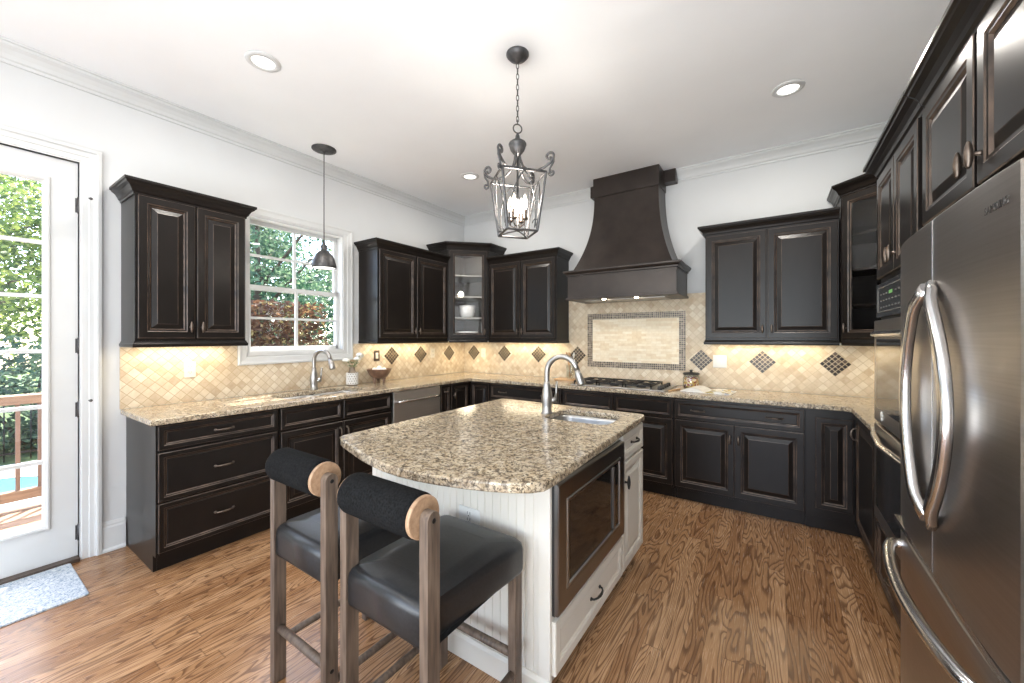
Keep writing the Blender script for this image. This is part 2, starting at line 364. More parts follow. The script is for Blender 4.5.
# ------------------------------------------------------------------ the room
mb = MB(); mb.box(-.02, YB - .2, -.1, XR + .1, .1, 0); struct('floor', mb, 'floor')
mb = MB(); mb.box(-.15, YB - .2, H, XR + .15, .15, H + .12); struct('ceiling', mb, 'ceil')
DY0, DY1, DZ = -4.585, -3.663, 2.488          # door opening
WY0, WY1, WZ0, WZ1 = -2.715, -1.855, 1.265, 2.41   # window opening
mb = MB()
for a, b_, z0, z1 in ((YB, DY0, 0, H), (DY0, DY1, DZ, H), (DY1, WY0, 0, H), (WY0, WY1, 0, WZ0), (WY0, WY1, WZ1, H), (WY1, .15, 0, H)):
    mb.box(-.15, a, z0, 0, b_, z1)
struct('wall_left', mb, 'wall')
mb = MB(); mb.box(0, 0, 0, XR, .15, H); struct('wall_back', mb, 'wall')
mb = MB(); mb.box(XR, YB, 0, XR + .15, .15, H); struct('wall_right', mb, 'wall')
mb = MB(); xs = [0, .3, 1.5, 1.8, 3.0, 3.3, 4.5, XR]
for i in range(0, 8, 2): mb.box(xs[i], YB - .15, 0, xs[i + 1], YB, H)
for i in range(1, 7, 2): mb.box(xs[i], YB - .15, 0, xs[i + 1], YB, .3); mb.box(xs[i], YB - .15, 2.8, xs[i + 1], YB, H)
struct('wall_rear', mb, 'wall')
for k, i in enumerate((1, 3, 5)):
    mb = MB(); x0, x1 = xs[i], xs[i + 1]; xm = (x0 + x1) / 2
    for a in (x0, x1 - .04, xm - .02): mb.box(a, YB - .04, .3, a + .04, YB + .015, 2.8)
    for z in (.3, .9, 1.53, 2.15, 2.76): mb.box(x0, YB - .04, z, x1, YB + .012, z + .04)
    struct('window_%d' % (k + 2), mb, 'trim')
CR = [(0, H - .105), (.012, H - .105), (.014, H - .088), (.024, H - .082), (.034, H - .062), (.052, H - .040), (.072, H - .026), (.078, H - .014), (.092, H - .012), (.092, H), (0, H)]
mb = MB(); mb.sweep([(0, YB), (0, 0), (1.925, 0)], CR); struct('trim_1', mb, 'trim')
mb = MB(); mb.sweep([(2.805, 0), (XR, 0), (XR, YB)], CR); struct('trim_2', mb, 'trim')
BB = [(0, 0), (.03, 0), (.03, .012), (.018, .022), (.016, .150), (.011, .162), (.012, .172), (.006, .19), (0, .19)]
mb = MB(); mb.sweep([(0, DY1 + .09), (0, -3.456)], BB); struct('baseboard_left', mb, 'trim')
mb = MB(); mb.sweep([(0, YB), (0, DY0 - .09)], BB); struct('baseboard_rear', mb, 'trim')

# door with glass, left wall
mb = MB(); mb.T = FL      # local x = world y, local y = -world x
cs = [(0, 0), (0, -.030), (.014, -.034), (.022, -.033), (.026, -.022), (.034, -.019), (.052, -.018), (.056, -.013), (.084, -.012), (.088, -.008), (.094, -.008), (.094, .15)]
def casing(mb, x0, z0, x1, z1, W=.094, legs=False):
    mb.rings(x0 - W, z0 - (W if not legs else 0), x1 + W, z1 + W, cs)
# side casings and head as a three sided mitred frame
def door_casing(mb, x0, x1, z1):
    W = .094; L = []
    for i, y in cs: L.append([(x0 - W + i, y, 0), (x0 - W + i, y, z1 + W - i), (x1 + W - i, y, z1 + W - i), (x1 + W - i, y, 0)])
    mb.loft(L, 0, False, False, False, closed=False)
door_casing(mb, DY0, DY1, DZ); struct('trim_3', mb, 'trim')
mb = MB(); mb.T = FL
dx0, dx1, dz0, dz1 = DY0 + .003, DY1 - .0035, .024, DZ - .0035
gx0, gx1, gz0, gz1 = dx0 + .145, -3.808, .262, 2.33
yf, yb = .018, .062
for a in ((dx0, dz0, gx0, dz1), (gx1, dz0, dx1, dz1), (gx0, dz0, gx1, gz0), (gx0, gz1, gx1, dz1)):
    mb.box(a[0], yf, a[1], a[2], yb, a[3])
mb.rings(gx0 - .03, gz0 - .03, gx1 + .03, gz1 + .03, [(0, yf), (.004, yf - .010), (.012, yf - .013), (.024, yf - .008), (.03, yf + .006), (.034, yf + .012)])
for z in (.643, .975, 1.309, 1.639, 1.962): mb.box(gx0, yf + .004, z - .011, gx1, yf + .03, z + .011)
mb.box((gx0 + gx1) / 2 - .011, yf + .005, gz0, (gx0 + gx1) / 2 + .011, yf + .029, gz1)
door = struct('door_1', mb, 'trim')
mb = MB(); mb.T = FL; mb.box(gx0 - .005, yf + .014, gz0 - .005, gx1 + .005, yf + .02, gz1 + .005); mb.build('glass', 'glass', door)
for z in (2.22, 1.34, .94, .17):
    mb = MB(); mb.T = FL; mb.lathe([(.004, -.052), (.008, -.05), (.008, .05), (.004, .052)], (dx1 + .004, yf - .006, z), 12)
    mb.box(dx1 - .012, yf - .003, z - .045, dx1 + .016, yf + .001, z + .045)
    h = mb.build('hinge', 'lantern', door)
    if z in (2.22, .94):
        mb = MB(); mb.T = FL; mb.tube([(dx1 + .004, yf - .006, z + .056), (dx1 + .03, yf - .02, z + .058), (dx1 + .05, yf - .032, z + .052)], .005, 8); mb.lathe([(.003, 0), (.009, .002), (.009, .012), (.003, .014)], (dx1 + .05, yf - .04, z + .052), 10, axis='y'); mb.build('door_stop', 'lantern', h)
mb = MB(); mb.box(-.15, DY0, -.001, .035, DY1, .022); struct('trim_4', mb, 'thresh', bevel=.004)

# kitchen window
mb = MB(); mb.T = FL
mb.rings(WY0 - .08, WZ0 - .10, WY1 + .10, WZ1 + .075, [(0, 0), (0, -.02), (.012, -.024), (.03, -.018), (.06, -.016), (.066, -.011), (.0745, -.011), (.075, -.01)])
mb.box(WY0 - .01, -.011, WZ0 - .03, WY1 + .03, 0, WZ0 + .002); mb.box(WY1 - .002, -.011, WZ0, WY1 + .03, 0, WZ1)
# jambs
for a in ((WY0, WZ0, WY0 + .012, WZ1), (WY1 - .012, WZ0, WY1, WZ1), (WY0, WZ0, WY1, WZ0 + .014), (WY0, WZ1 - .012, WY1, WZ1)):
    mb.box(a[0], -.004, a[1], a[2], .15, a[3])
win = struct('window_1', mb, 'trim')
wx0, wx1 = WY0 + .006, WY1 - .012; wm = (WZ0 + WZ1) / 2 - .018
for nm, z0, z1, y0 in (('lower_sash', WZ0 + .014, wm + .02, .05), ('upper_sash', wm - .02, WZ1 - .012, .085)):
    mb = MB(); mb.T = FL; f = .034
    for a in ((wx0, z0, wx0 + f, z1), (wx1 - f, z0, wx1, z1), (wx0, z0, wx1, z0 + f), (wx0, z1 - f, wx1, z1)): mb.box(a[0], y0, a[1], a[2], y0 + .034, a[3])
    xm, zm = (wx0 + wx1) / 2, (z0 + z1) / 2
    mb.box(xm - .010, y0 + .004, z0, xm + .010, y0 + .03, z1); mb.box(wx0, y0 + .006, zm - .010, wx1, y0 + .028, zm + .010)
    s_ = mb.build(nm, 'trim', win)
    mb = MB(); mb.T = FL; mb.box(wx0 + .02, y0 + .015, z0 + .02, wx1 - .02, y0 + .019, z1 - .02); mb.build('glass', 'glass', s_)

# ------------------------------------------------------------------ tile backsplash
TZ = 1.327; TT = .010; TG = .002
mb = MB()
mb.box(TG, -3.47, .915, TT, WY0 - .083, TZ); mb.box(TG, WY0 - .083, .915, TT, WY1 + .103, WZ0 - .102); mb.box(TG, WY1 + .103, .915, TT, -TG, TZ)
t = mb.build('tile_backsplash', 'tileL'); tag(t, 'beige diagonal stone tile backsplash on the left wall behind the window sink', 'backsplash')
mb = MB(); mb.box(TT + .001, -TT, .915, 1.613, -TG, TZ); mb.box(1.613, -TT, .915, 3.097, -TG, 1.825); mb.box(3.097, -TT, .915, XR - TG, -TG, TZ)
t = mb.build('tile_backsplash', 'tileB'); tag(t, 'beige diagonal stone tile backsplash on the back wall behind the cooktop', 'backsplash')
mb = MB(); mb.box(TG, -3.482, .915, TT + .004, -3.4705, TZ)
t = mb.build('tile_edge_strip', 'tileL'); tag(t, 'narrow stone edge strip at the left end of the left backsplash', 'edge strip')
s2 = .104
DIAL = [(-1.262, 'beside the dark switch plate'), (-.825, 'between the two light outlets'), (-.32, 'nearest the room corner')]
for y, w_ in DIAL:
    mb = MB(); mb.T = FL; mb.extr([(-s2, 0), (0, -s2), (s2, 0), (0, s2)], 'y', -.003, 0)
    o = mb.build('mosaic_inset', 'mosL', loc=(TT, y, 1.186)); tag(o, 'dark diamond mosaic inset on the left wall ' + w_, 'tile inset', 'diamond mosaic insets in the backsplash')
DIAB = [(.184, 'left of the outlet by the room corner'), (.695, 'right of the outlet by the room corner'), (1.205, 'third from the room corner'), (1.725, 'behind the glass jar of wooden spoons'),
        (3.022, 'above the lidded jar'), (3.523, 'second from the wall ovens'), (4.03, 'nearest the wall ovens')]
for x, w_ in DIAB:
    mb = MB(); mb.extr([(-s2, 0), (0, -s2), (s2, 0), (0, s2)], 'y', -.003, 0)
    o = mb.build('mosaic_inset', 'mosB', loc=(x, -TT, 1.172 if x > 2 else 1.186)); tag(o, 'dark diamond mosaic inset on the back wall ' + w_, 'tile inset', 'diamond mosaic insets in the backsplash')
fr = thing('mosaic_medallion', 'rectangular grey mosaic border around a plain tile panel behind the cooktop', 'tile inset', (1.848, -TT, 1.062))
mb = MB(); mb.rings(0, 0, 1.036, .592, [(0, 0), (0, -.005), (.062, -.005), (.062, 0)]); mb.build('border', 'mosF', fr)
mb = MB(); mb.box(.062, -.0025, .062, .974, 0, .53); mb.build('tile_panel', 'tileP', fr)

# ------------------------------------------------------------------ cabinet parts
def panel(W, Hh, fr=.055, small=False):
    mb = MB()
    if small: st = [(0, 0), (0, -.017), (.003, -.02), (fr - .009, -.02), (fr - .005, -.0165), (fr, -.0155), (fr + .006, -.010), (fr + .009, -.010), (fr + .012, -.012)]; ms = [0, 1, 0, 1, 0, 1, 0, 0]
    else: st = [(0, 0), (0, -.017), (.003, -.02), (fr - .013, -.02), (fr - .008, -.0165), (fr, -.0155), (fr + .007, -.008), (fr + .011, -.008), (fr + .036, -.0165), (fr + .039, -.0175)]; ms = [0, 1, 0, 1, 0, 1, 0, 0, 1]
    mb.rings(0, 0, W, Hh, st, ms, 0, True, False)
    i, y = st[-1]; a = mb.add([(i, y, i), (W - i, y, i), (W - i, y, Hh - i), (i, y, Hh - i)]); mb.face(a, 0)
    return mb
def pull(parent, x, z, mat='bronze', L=.10, vert=False):
    mb = MB()
    if vert: mb.T = Matrix.Translation((x, 0, z)) @ Matrix.Rotation(R(90), 4, 'Y')
    else: mb.T = Matrix.Translation((x, 0, z))
    h = L / 2
    pts = [(-h, -.019, 0), (-h + .004, -.034, 0), (-h * .6, -.043, 0), (-.01, -.047, 0), (.01, -.047, 0), (h * .6, -.043, 0), (h - .004, -.034, 0), (h, -.019, 0)]
    mb.tube(pts, [.006, .0045, .0045, .0065, .0065, .0045, .0045, .006], 8)
    for s in (-1, 1): mb.lathe([(.0085, -.0195), (.0085, -.023), (.005, -.026)], (s * h, 0, 0), 10, axis='y')
    return mb.build('handle', mat, parent)
def finial(parent, x, z, mat='bronze'):
    mb = MB(); mb.lathe([(.008, -.0195), (.006, -.023), (.0045, -.036)], (x, 0, z), 10, axis='y')
    mb.lathe([(.003, -.036), (.006, -.03), (.0095, -.01), (.010, .004), (.0075, .022), (.004, .034), (.002, .037)], (x, -.042, z), 12)
    return mb.build('handle', mat, parent)
def front(root, kind, x, z, w_, h, D, hd=None, small=None, mats=('cab', 'rub'), hmat='bronze', fr=None):
    small = (kind == 'drawer') if small is None else small
    o = panel(w_, h, fr or (.034 if small else .055), small).build(kind, list(mats), root, loc=(x, -D, z))
    if hd == 'pull': pull(o, w_ / 2, h / 2, hmat)
    elif hd == 'pull2': pull(o, w_ * .2, h / 2, hmat); pull(o, w_ * .8, h / 2, hmat)
    elif hd in ('lr', 'll'): finial(o, w_ - .026 if hd == 'lr' else .026, .075, hmat)
    elif hd in ('tr', 'tl'): pull(o, w_ - .026 if hd == 'tr' else .026, h - .09, hmat, .08, True)
    elif hd in ('fr', 'fl'): finial(o, w_ - .026 if hd == 'fr' else .026, h - .11, hmat)
    return o
def shell(W, D, z0, z1, toe=.05, th=.1, mats=('cab',), open_top=True, left_end=False):
    mb = MB(); t = .018
    for x in (0, W - t): mb.extr([(0, 0), (-D + toe, 0), (-D + toe, th), (-D, th), (-D, z1), (0, z1)], 'x', x, x + t)
    mb.box(t, -D, th, W - t, -D + t, z1); mb.box(t, -D + toe, 0, W - t, -D + toe + t, th); mb.box(t, -.012, th, W - t, 0, z1); mb.box(t, -D + t, th, W - t, -.012, th + t)
    return mb
CROWN = [(o * .86, u) for o, u in [(0, 0), (.008, 0), (.009, .014), (.018, .020), (.024, .034), (.036, .052), (.054, .064), (.058, .072), (.066, .075), (.066, .092), (0, .092)]]
RAIL = [(0, 0), (.010, 0), (.013, .008), (.013, .020), (.007, .028), (.003, .040), (0, .040)]
def crown(root, path, z, prof=CROWN, mats=('cab', 'rub')): 
    mb = MB(); mb.sweep(path, [(o, z + u) for o, u in prof]); return mb.build('crown_moulding', list(mats), root, bevel=.002)
def rail(root, path, z):
    mb = MB(); mb.sweep(path, [(o, z + u) for o, u in RAIL]); return mb.build('light_rail', 'cab', root)
BD = .61; CT0 = .879; CT = .914
def strip_light(root, x0, x1, y, z, e, rot):
    mb = MB(); mb.box(x0, y - .02, z, x1, y + .02, z + .012); mb.build('strip_lamp', ['strip'], root)
    p = root.matrix_basis @ Vector(((x0 + x1) / 2, y, z - .004)); L = root.location
    c, s = math.cos(rot), math.sin(rot); wx = L.x + c * (x0 + x1) / 2 - s * y; wy = L.y + s * (x0 + x1) / 2 + c * y
    light('under_cabinet_glow', 'AREA', (wx, wy, z - .006), e * 1.05, (1, .86, .62), (0, 0, rot), x1 - x0, .03)

def gap(loc, rot):      # cabinets stand 2 mm clear of the wall behind them
    return (loc[0] + TG * math.sin(rot), loc[1] - TG * math.cos(rot), loc[2])
def wall_cab(label, loc, rot, W, z0, z1, ends, glow=1.5, D=.31):
    root = thing('upper_cabinet', label, 'cabinet', gap(loc, rot), rot)
    mb = MB(); mb.box(0, -D, z0 + .02, W, 0, z1 - .04); mb.build('body', 'cab', root, bevel=.002)
    dz0, dz1 = z0 + .057, z1 - .093; g = .012; dw = (W - 3 * g) / 2
    front(root, 'door', g, dz0, dw, dz1 - dz0, D, 'lr'); front(root, 'door', 2 * g + dw, dz0, dw, dz1 - dz0, D, 'll')
    path = ([(0, 0)] if ends[0] else []) + [(0, -D), (W, -D)] + ([(W, 0)] if ends[1] else [])
    crown(root, path, z1 - .092); rail(root, ([(0, -.014)] if ends[0] else []) + [(0, -D), (W, -D)] + ([(W, -.014)] if ends[1] else []), z0)
    strip_light(root, .06, W - .06, -.1, z0 + .004, glow, rot)
    return root
Z0, Z1 = 1.33, 2.376
wall_cab('dark wood two-door wall cabinet alone between the glass door and the window', (0, -3.475, 0), R(90), .615, Z0, Z1, (1, 1), 2.2)
wall_cab('dark wood two-door wall cabinet on the left wall right of the window', (0, -1.68, 0), R(90), 1.005, Z0, Z1, (1, 0), 2.6)
wall_cab('dark wood two-door wall cabinet on the back wall left of the range hood', (.674, 0, 0), 0, .935, Z0, Z1, (0, 1), 2.6)
wall_cab('dark wood two-door wall cabinet on the back wall right of the range hood', (3.10, 0, 0), 0, .925, Z0, Z1, (1, 0), 2.2)

def corner_cab(label, mirror, items):
    # diagonal glazed corner cabinet; local frame: corner at origin, walls along +x and -y (mirror flips x)
    root = thing('corner_cabinet', label, 'cabinet', (XR - TG if mirror else TG, -TG, 0)); sx = -1 if mirror else 1
    P = lambda x, y: (sx * x, y)
    a, d, z0, z1 = .665, .31, Z0, 2.55; t = .018
    mb = MB()
    for z in (z0 + .02, z1 - .06): mb.prism([P(0, 0), P(0, -a), P(d, -a), P(a, -d), P(a, 0)], z, z + .02)
    mb.prism([P(0, -a), P(d, -a), P(d, -a + t), P(0, -a + t)], z0 + .02, z1 - .04); mb.prism([P(a, 0), P(a, -d), P(a - t, -d), P(a - t, 0)], z0 + .02, z1 - .04)
    # diagonal face frame
    ux, uy = (a - d) / math.hypot(a - d, a - d), (a - d) / math.hypot(a - d, a - d); L = math.hypot(a - d, a - d)
    def Q(s, o): return P(d + ux * s + uy * o, -a + uy * s - ux * o)
    def fb(s0, s1, zz0, zz1, o0=-.018, o1=0): mb.prism([Q(s0, o0), Q(s1, o0), Q(s1, o1), Q(s0, o1)], zz0, zz1)
    fb(0, .055, z0 + .02, z1 - .04); fb(L - .055, L, z0 + .02, z1 - .04); fb(.055, L - .055, z0 + .02, z0 + .07); fb(.055, L - .055, z1 - .12, z1 - .04)
    mb.build('body', 'cab', root, bevel=.0015)
    mb = MB(); mb.prism([P(.002, -.002), P(.002, -a + t), P(.008, -a + t), P(.008, -.008), P(a - t, -.008), P(a - t, -.002)], z0 + .04, z1 - .06); mb.build('back_panel', 'cabin' if not mirror else 'cab', root)
    sh = [z0 + .31, z0 + .57, z0 + .83]
    for z in sh:
        mb = MB(); mb.prism([P(.008, -.008), P(.008, -a + .02), P(d - .005, -a + .02), P(a - .02, -d + .0), P(a - .02, -.008)], z - .018, z); mb.build('shelf', 'cabin' if not mirror else 'cab', root)
    # glazed door
    dw, dz0, dz1 = L - .05, z0 + .057, z1 - .10
    mb = MB(); fr = .062
    if mirror: mb.T = Matrix.Translation((*Q(L - .025, .001), dz0)) @ Matrix.Rotation(R(-45), 4, 'Z')
    else: mb.T = Matrix.Translation((*Q(.025, .001), dz0)) @ Matrix.Rotation(R(45), 4, 'Z')
    hh = dz1 - dz0
    mb.rings(0, 0, dw, hh, [(0, 0), (0, -.017), (.003, -.02), (fr - .02, -.02), (fr - .014, -.016), (fr - .006, -.015), (fr, -.009), (fr, 0), (0, 0)], [0, 1, 0, 1, 0, 1, 0, 0])
    dr = mb.build('door', ['cab', 'rub'], root); T = mb.T.copy()
    mb = MB(); mb.T = T; mb.box(fr - .006, -.007, fr - .006, dw - fr + .006, -.003, hh - fr + .006); mb.build('glass', 'glass', dr)
    h = finial(dr, 0, 0); h.matrix_local = T @ Matrix.Translation((dw - .03 if not mirror else .03, 0, .075))
    pth = [P(0, -a), P(d, -a), P(a, -d), P(a, 0)]
    if mirror: pth = pth[::-1]
    crown(root, pth, z1 - .092); rail(root, [(pth[1][0] * .97 + pth[2][0] * .03, pth[1][1] * .97 + pth[2][1] * .03), (pth[1][0] * .03 + pth[2][0] * .97, pth[1][1] * .03 + pth[2][1] * .97)], z0)
    mb = MB(); mb.lathe([(.03, z1 - .075), (.03, z1 - .061)], (sx * .34, -.34, 0), 16); mb.build('puck_lamp', 'strip', root)
    light('corner_puck_glow', 'POINT', ((XR if mirror else 0) + sx * .34, -.34, z1 - .1), 1.2 if not mirror else .35, (1, .9, .75), size=.03)
    light('under_corner_glow', 'AREA', ((XR if mirror else 0) + sx * .3, -.3, z0 + .012), 2.6 if not mirror else 1.4, (1, .85, .60), (0, 0, 0), .2)
    mb = MB(); mb.box(sx * .3 - .1, -.4, z0 + .014, sx * .3 + .1, -.2, z0 + .0199); mb.build('strip_lamp', 'strip', root)
    return root
corner_cab('tall dark corner wall cabinet with glass door showing white dishes', False, None)
corner_cab('tall dark corner wall cabinet with glass door beside the wall ovens', True, None)
def bowl(name, label, cat, loc, prof, mat, group=None):
    mb = MB(); mb.lathe(prof, n=24, caps=False); mb.face(list(range(24)), 0)
    o = mb.build(name, mat, loc=loc, solid=.003); tag(o, label, cat, group); return o
bowl('serving_bowl', 'tall white bowl on the middle shelf of the left glass cabinet', 'bowl', (.36, -.36, Z0 + .3115), [(.05, 0), (.08, .02), (.097, .07), (.10, .155)], 'white')
bowl('serving_bowl', 'wide white bowl on the bottom of the left glass cabinet', 'bowl', (.36, -.36, Z0 + .0415), [(.07, 0), (.12, .03), (.135, .095)], 'white')
for i, (x, y, z, l) in enumerate(((4.28, -.33, Z0 + .3115, 'tall clear tumbler on the lowest shelf of the right glass cabinet'), (4.30, -.36, Z0 + .0415, 'tall clear tumbler on the bottom of the right glass cabinet'))):
    mb = MB(); mb.lathe([(.001, .004), (.034, .004), (.04, .15), (.043, .15), (.037, 0), (.001, 0)], n=20, caps=False); o = mb.build('tumbler', 'handle', loc=(x, y, z)); tag(o, l, 'glass')

def base_root(label, loc, rot, name='base_cabinet'): return thing(name, label, 'cabinet', gap(loc, rot), rot)
# left run
rt = base_root('dark wood base cabinet with three wide drawers at the left end by the glass door', (0, -3.45, 0), R(90))
W = .68; shell(W, BD, 0, CT0).build('body', 'cab', rt, bevel=.0015)
for z0, z1 in ((.728, .868), (.422, .710), (.125, .412)): front(rt, 'drawer', .008, z0, W - .018, z1 - z0, BD, 'pull')
rt = base_root('dark wood sink base cabinet with two doors under the window', (0, -2.765, 0), R(90))
W = 1.01; shell(W, BD, 0, CT0).build('body', 'cab', rt, bevel=.0015); hw = (W - .03) / 2
for k in (0, 1):
    front(rt, 'drawer', .010 + k * (hw + .01), .715, hw, .152, BD); front(rt, 'door', .010 + k * (hw + .01), .125, hw, .57, BD, 'tr' if k == 0 else 'tl')
dw_ = thing('dishwasher', 'stainless steel dishwasher with bar handle in the left run', 'dishwasher', (TG, -1.751, 0), R(90)); W = .632
mb = MB(); mb.box(.004, -BD + .01, .1, W - .004, -.03, .872); mb.box(.004, -BD + .06, 0, W - .004, -.03, .1); mb.build('body', 'black', dw_)
mb = MB(); mb.box(.008, -BD - .022, .115, W - .008, -BD + .01, .872); mb.build('door', 'dwsteel', dw_, bevel=.004)
mb = MB(); mb.tube([(.05, -BD - .022, .775), (.052, -BD - .055, .778), (.12, -BD - .064, .78), (W / 2, -BD - .07, .78), (W - .12, -BD - .064, .78), (W - .052, -BD - .055, .778), (W - .05, -BD - .022, .775)], .012, 12); mb.build('handle', 'handle', dw_)
rt = base_root('narrow dark base cabinet between the dishwasher and the corner', (0, -1.117, 0), R(90)); W = .168
shell(W, BD, 0, CT0).build('body', 'cab', rt, bevel=.0015); front(rt, 'door', .008, .125, W - .016, .742, BD, None, fr=.036); pull(rt, W / 2, .80, L=.05).location = (0, -BD, 0)
# corner base
rt = base_root('dark corner base cabinet with two folding doors under the glass corner cabinet', (TG, 0, 0), 0)
mb = MB(); mb.prism([(0, 0), (0, -.947), (BD, -.947), (BD, -BD), (.913, -BD), (.913, 0)], .1, CT0); mb.prism([(0, 0), (0, -.947), (BD - .04, -.947), (BD - .04, -BD + .04), (.913, -BD + .04), (.913, 0)], 0, .1); mb.build('body', 'cab', rt, bevel=.0015)
d1 = front(rt, 'door', 0, .125, .295, .742, 0, None, fr=.045); d1.location = (BD, -.94, .125); d1.rotation_euler = (0, 0, R(90)); finial(d1, .03, .62)
d2 = front(rt, 'door', BD + .032, .125, .265, .742, BD, None, fr=.045)
# back run
rt = base_root('dark base cabinet with a wide drawer on the back wall left of the cooktop', (.915, 0, 0), 0); W = .918
shell(W, BD, 0, CT0).build('body', 'cab', rt, bevel=.0015); front(rt, 'drawer', .008, .70, W - .016, .167, BD, 'pull2')
for k in (0, 1): front(rt, 'door', .008 + k * (W / 2 - .004), .125, W / 2 - .012, .565, BD, 'tr' if k == 0 else 'tl')
rt = base_root('dark wood cooktop base cabinet with two false drawer fronts', (1.835, 0, 0), 0); W = 1.058
shell(W, BD, 0, CT0).build('body', 'cab', rt, bevel=.0015)
for k in (0, 1):
    front(rt, 'drawer', .008 + k * .526, .70, .516, .167, BD); front(rt, 'door', .008 + k * .526, .125, .516, .565, BD, 'tr' if k == 0 else 'tl')
rt = base_root('dark wood base cabinet with a wide drawer over two doors right of the cooktop', (2.895, 0, 0), 0); W = .908
shell(W, BD, 0, CT0).build('body', 'cab', rt, bevel=.0015); front(rt, 'drawer', .012, .705, W - .022, .155, BD, 'pull2')
for k in (0, 1): front(rt, 'door', .012 + k * .446, .125, .440, .565, BD, 'fr' if k == 0 else 'fl')
rt = base_root('dark right corner base cabinet with a narrow tall door beside the wall ovens', (XR - TG, 0, 0), 0)
xl = 3.805 - XR; xf = -(BD)
mb = MB(); mb.prism([(0, 0), (xl, 0), (xl, -BD), (xf, -BD), (xf, -1.363), (0, -1.363)], .1, CT0); mb.prism([(0, 0), (xl, 0), (xl, -BD + .04), (xf + .04, -BD + .04), (xf + .04, -1.363), (0, -1.363)], 0, .1); mb.build('body', 'cab', rt, bevel=.0015)
front(rt, 'door', xl + .058, .165, .205, .65, BD, None, fr=.045)
d3 = front(rt, 'door', 0, .125, .64, .742, 0, None); d3.location = (xf, -BD - .10, .125); d3.rotation_euler = (0, 0, R(-90)); pull(d3, .03, .62, L=.08, vert=True)

# ------------------------------------------------------------------ counters
sink_hole = rrect(.335, -2.27, .36, .74, .06)
OV = 4.05
outer = [(TT + .001, -3.48), (.648, -3.48), (.648, -.668), (.668, -.648), (OV - .03, -.648), (OV, -.678), (OV, -1.363), (XR - TG, -1.363), (XR - TG, -TT - .001), (TT + .001, -TT - .001)]
o = slab('countertop', outer, [sink_hole], CT0, CT, ['granite'], bevel=.007); tag(o, 'long speckled beige granite countertop running along the dark base cabinets', 'countertop')
def sinkbowl(root, cx, cy, w_, h, depth, r, name='bowl'):
    mb = MB(); L = []
    for ins, z in ((-.012, CT0 - .001), (0, CT0 - .001), (.004, CT0 - .02), (.012, CT0 - depth + .03), (.04, CT0 - depth)): L.append([(x, y, z) for x, y in rrect(cx, cy, w_ - 2 * ins, h - 2 * ins, max(r - ins * .5, .02))])
    mb.loft(L, 0, True, False, True); mb.lathe([(.036, CT0 - depth + .001), (.04, CT0 - depth + .004), (.02, CT0 - depth + .002)], (cx, cy, 0), 16); return mb.build(name, 'sinksteel', root)
rt = thing('sink', 'double bowl stainless sink under the window', 'sink', (.335, -2.27, CT0 - .2))
for dy in (-.19, .19):
    s_ = sinkbowl(rt, 0, dy, .36, .355, .19, .055); s_.location = (0, 0, -(CT0 - .2))
# island top and body
ISL = [(1.833, -1.69), (1.840, -1.672), (1.860, -1.664), (2.915, -1.698), (2.94, -1.706), (2.952, -1.73), (2.992, -3.00), (2.988, -3.045), (2.954, -3.093), (2.90, -3.128), (2.829, -3.16), (2.75, -3.188), (2.671, -3.208), (2.57, -3.226), (2.474, -3.233), (2.38, -3.228), (2.285, -3.212), (2.20, -3.194), (2.10, -3.165), (2.00, -3.135), (1.925, -3.11), (1.885, -3.088), (1.862, -3.055), (1.857, -3.01)]
ih = [(x * math.cos(R(2)) - y * math.sin(R(2)) + 2.655, x * math.sin(R(2)) + y * math.cos(R(2)) - 1.975) for x, y in rrect(0, 0, .40, .33, .06)]
o = slab('island_countertop', ISL, [ih], CT0, CT, ['granite'], bevel=.008); tag(o, 'speckled granite island top with a bowed front edge and a small sink', 'countertop')
isl = thing('kitchen_island', 'white kitchen island with beadboard front and built-in microwave', 'island', (0, 0, 0))
bx0, bx1, by0, by1 = 1.858, 2.917, -2.885, -1.702
mb = MB(); t = .02
mb.box(bx0, by0 + .012, .1, bx0 + t, by1, CT0); mb.box(bx0, by1 - t, .1, bx1, by1, CT0); mb.box(bx0, by0 + .012, .1, bx1, by1, .12)
mb.box(bx0 + .02, by0 + .012, 0, bx1 - .045, by1 - .02, .1); mb.box(bx1 - t, by0 + .012, .1, bx1, by1, CT0)
mb.build('body', 'bead', isl)
mb = MB(); n = 26; pw = (bx1 - .03 - bx0) / n; poly = [(bx0, by0 + .018)]
for k in range(n):
    x = bx0 + k * pw; poly += [(x, by0 + .0), (x + pw - .006, by0), (x + pw - .003, by0 + .005), (x + pw - .0005, by0 + .001)]
poly += [(bx1 - .03, by0 + .018)]
mb.prism(poly, .05, CT0); mb.build('beadboard_panel', 'bead', isl)
mb = MB(); mb.box(bx1 - .05, by0 - .008, 0, bx1 + .004, by0 + .0115, CT0); mb.build('corner_post', 'bead', isl, bevel=.004)
mb = MB(); mb.sweep([(bx0 - .001, by1 - .05), (bx0 - .001, by0), (bx1, by0)], [(0, 0), (.016, 0), (.016, .085), (.008, .1), (0, .1)], side=1); mb.build('base_moulding', 'bead', isl)
IW = lambda y: -(y - by1)       # local drawer frame on the right hand face: x runs from back to front
def isl_front(kind, y0, y1, z0, z1, hd=None, vert=None, fr=None):
    w_ = abs(y1 - y0); o = panel(w_, z1 - z0, fr or .04, True if fr == .03 else kind == 'drawer').build(kind, ['bead', 'glaze'], isl, loc=(bx1, min(y0, y1), z0)); o.rotation_euler = (0, 0, R(90))
    if hd == 'pull': pull(o, w_ * .5, (z1 - z0) * .55, 'iron', .105)
    if hd == 'fin': finial(o, .028, z1 - z0 - .10, 'iron')
    return o
isl_front('drawer', -2.09, -1.709, .715, .862, 'pull'); isl_front('door', -2.09, -1.709, .115, .700, 'fin', fr=.05)
isl_front('drawer', -2.875, -2.10, .112, .315, 'pull', fr=.045)
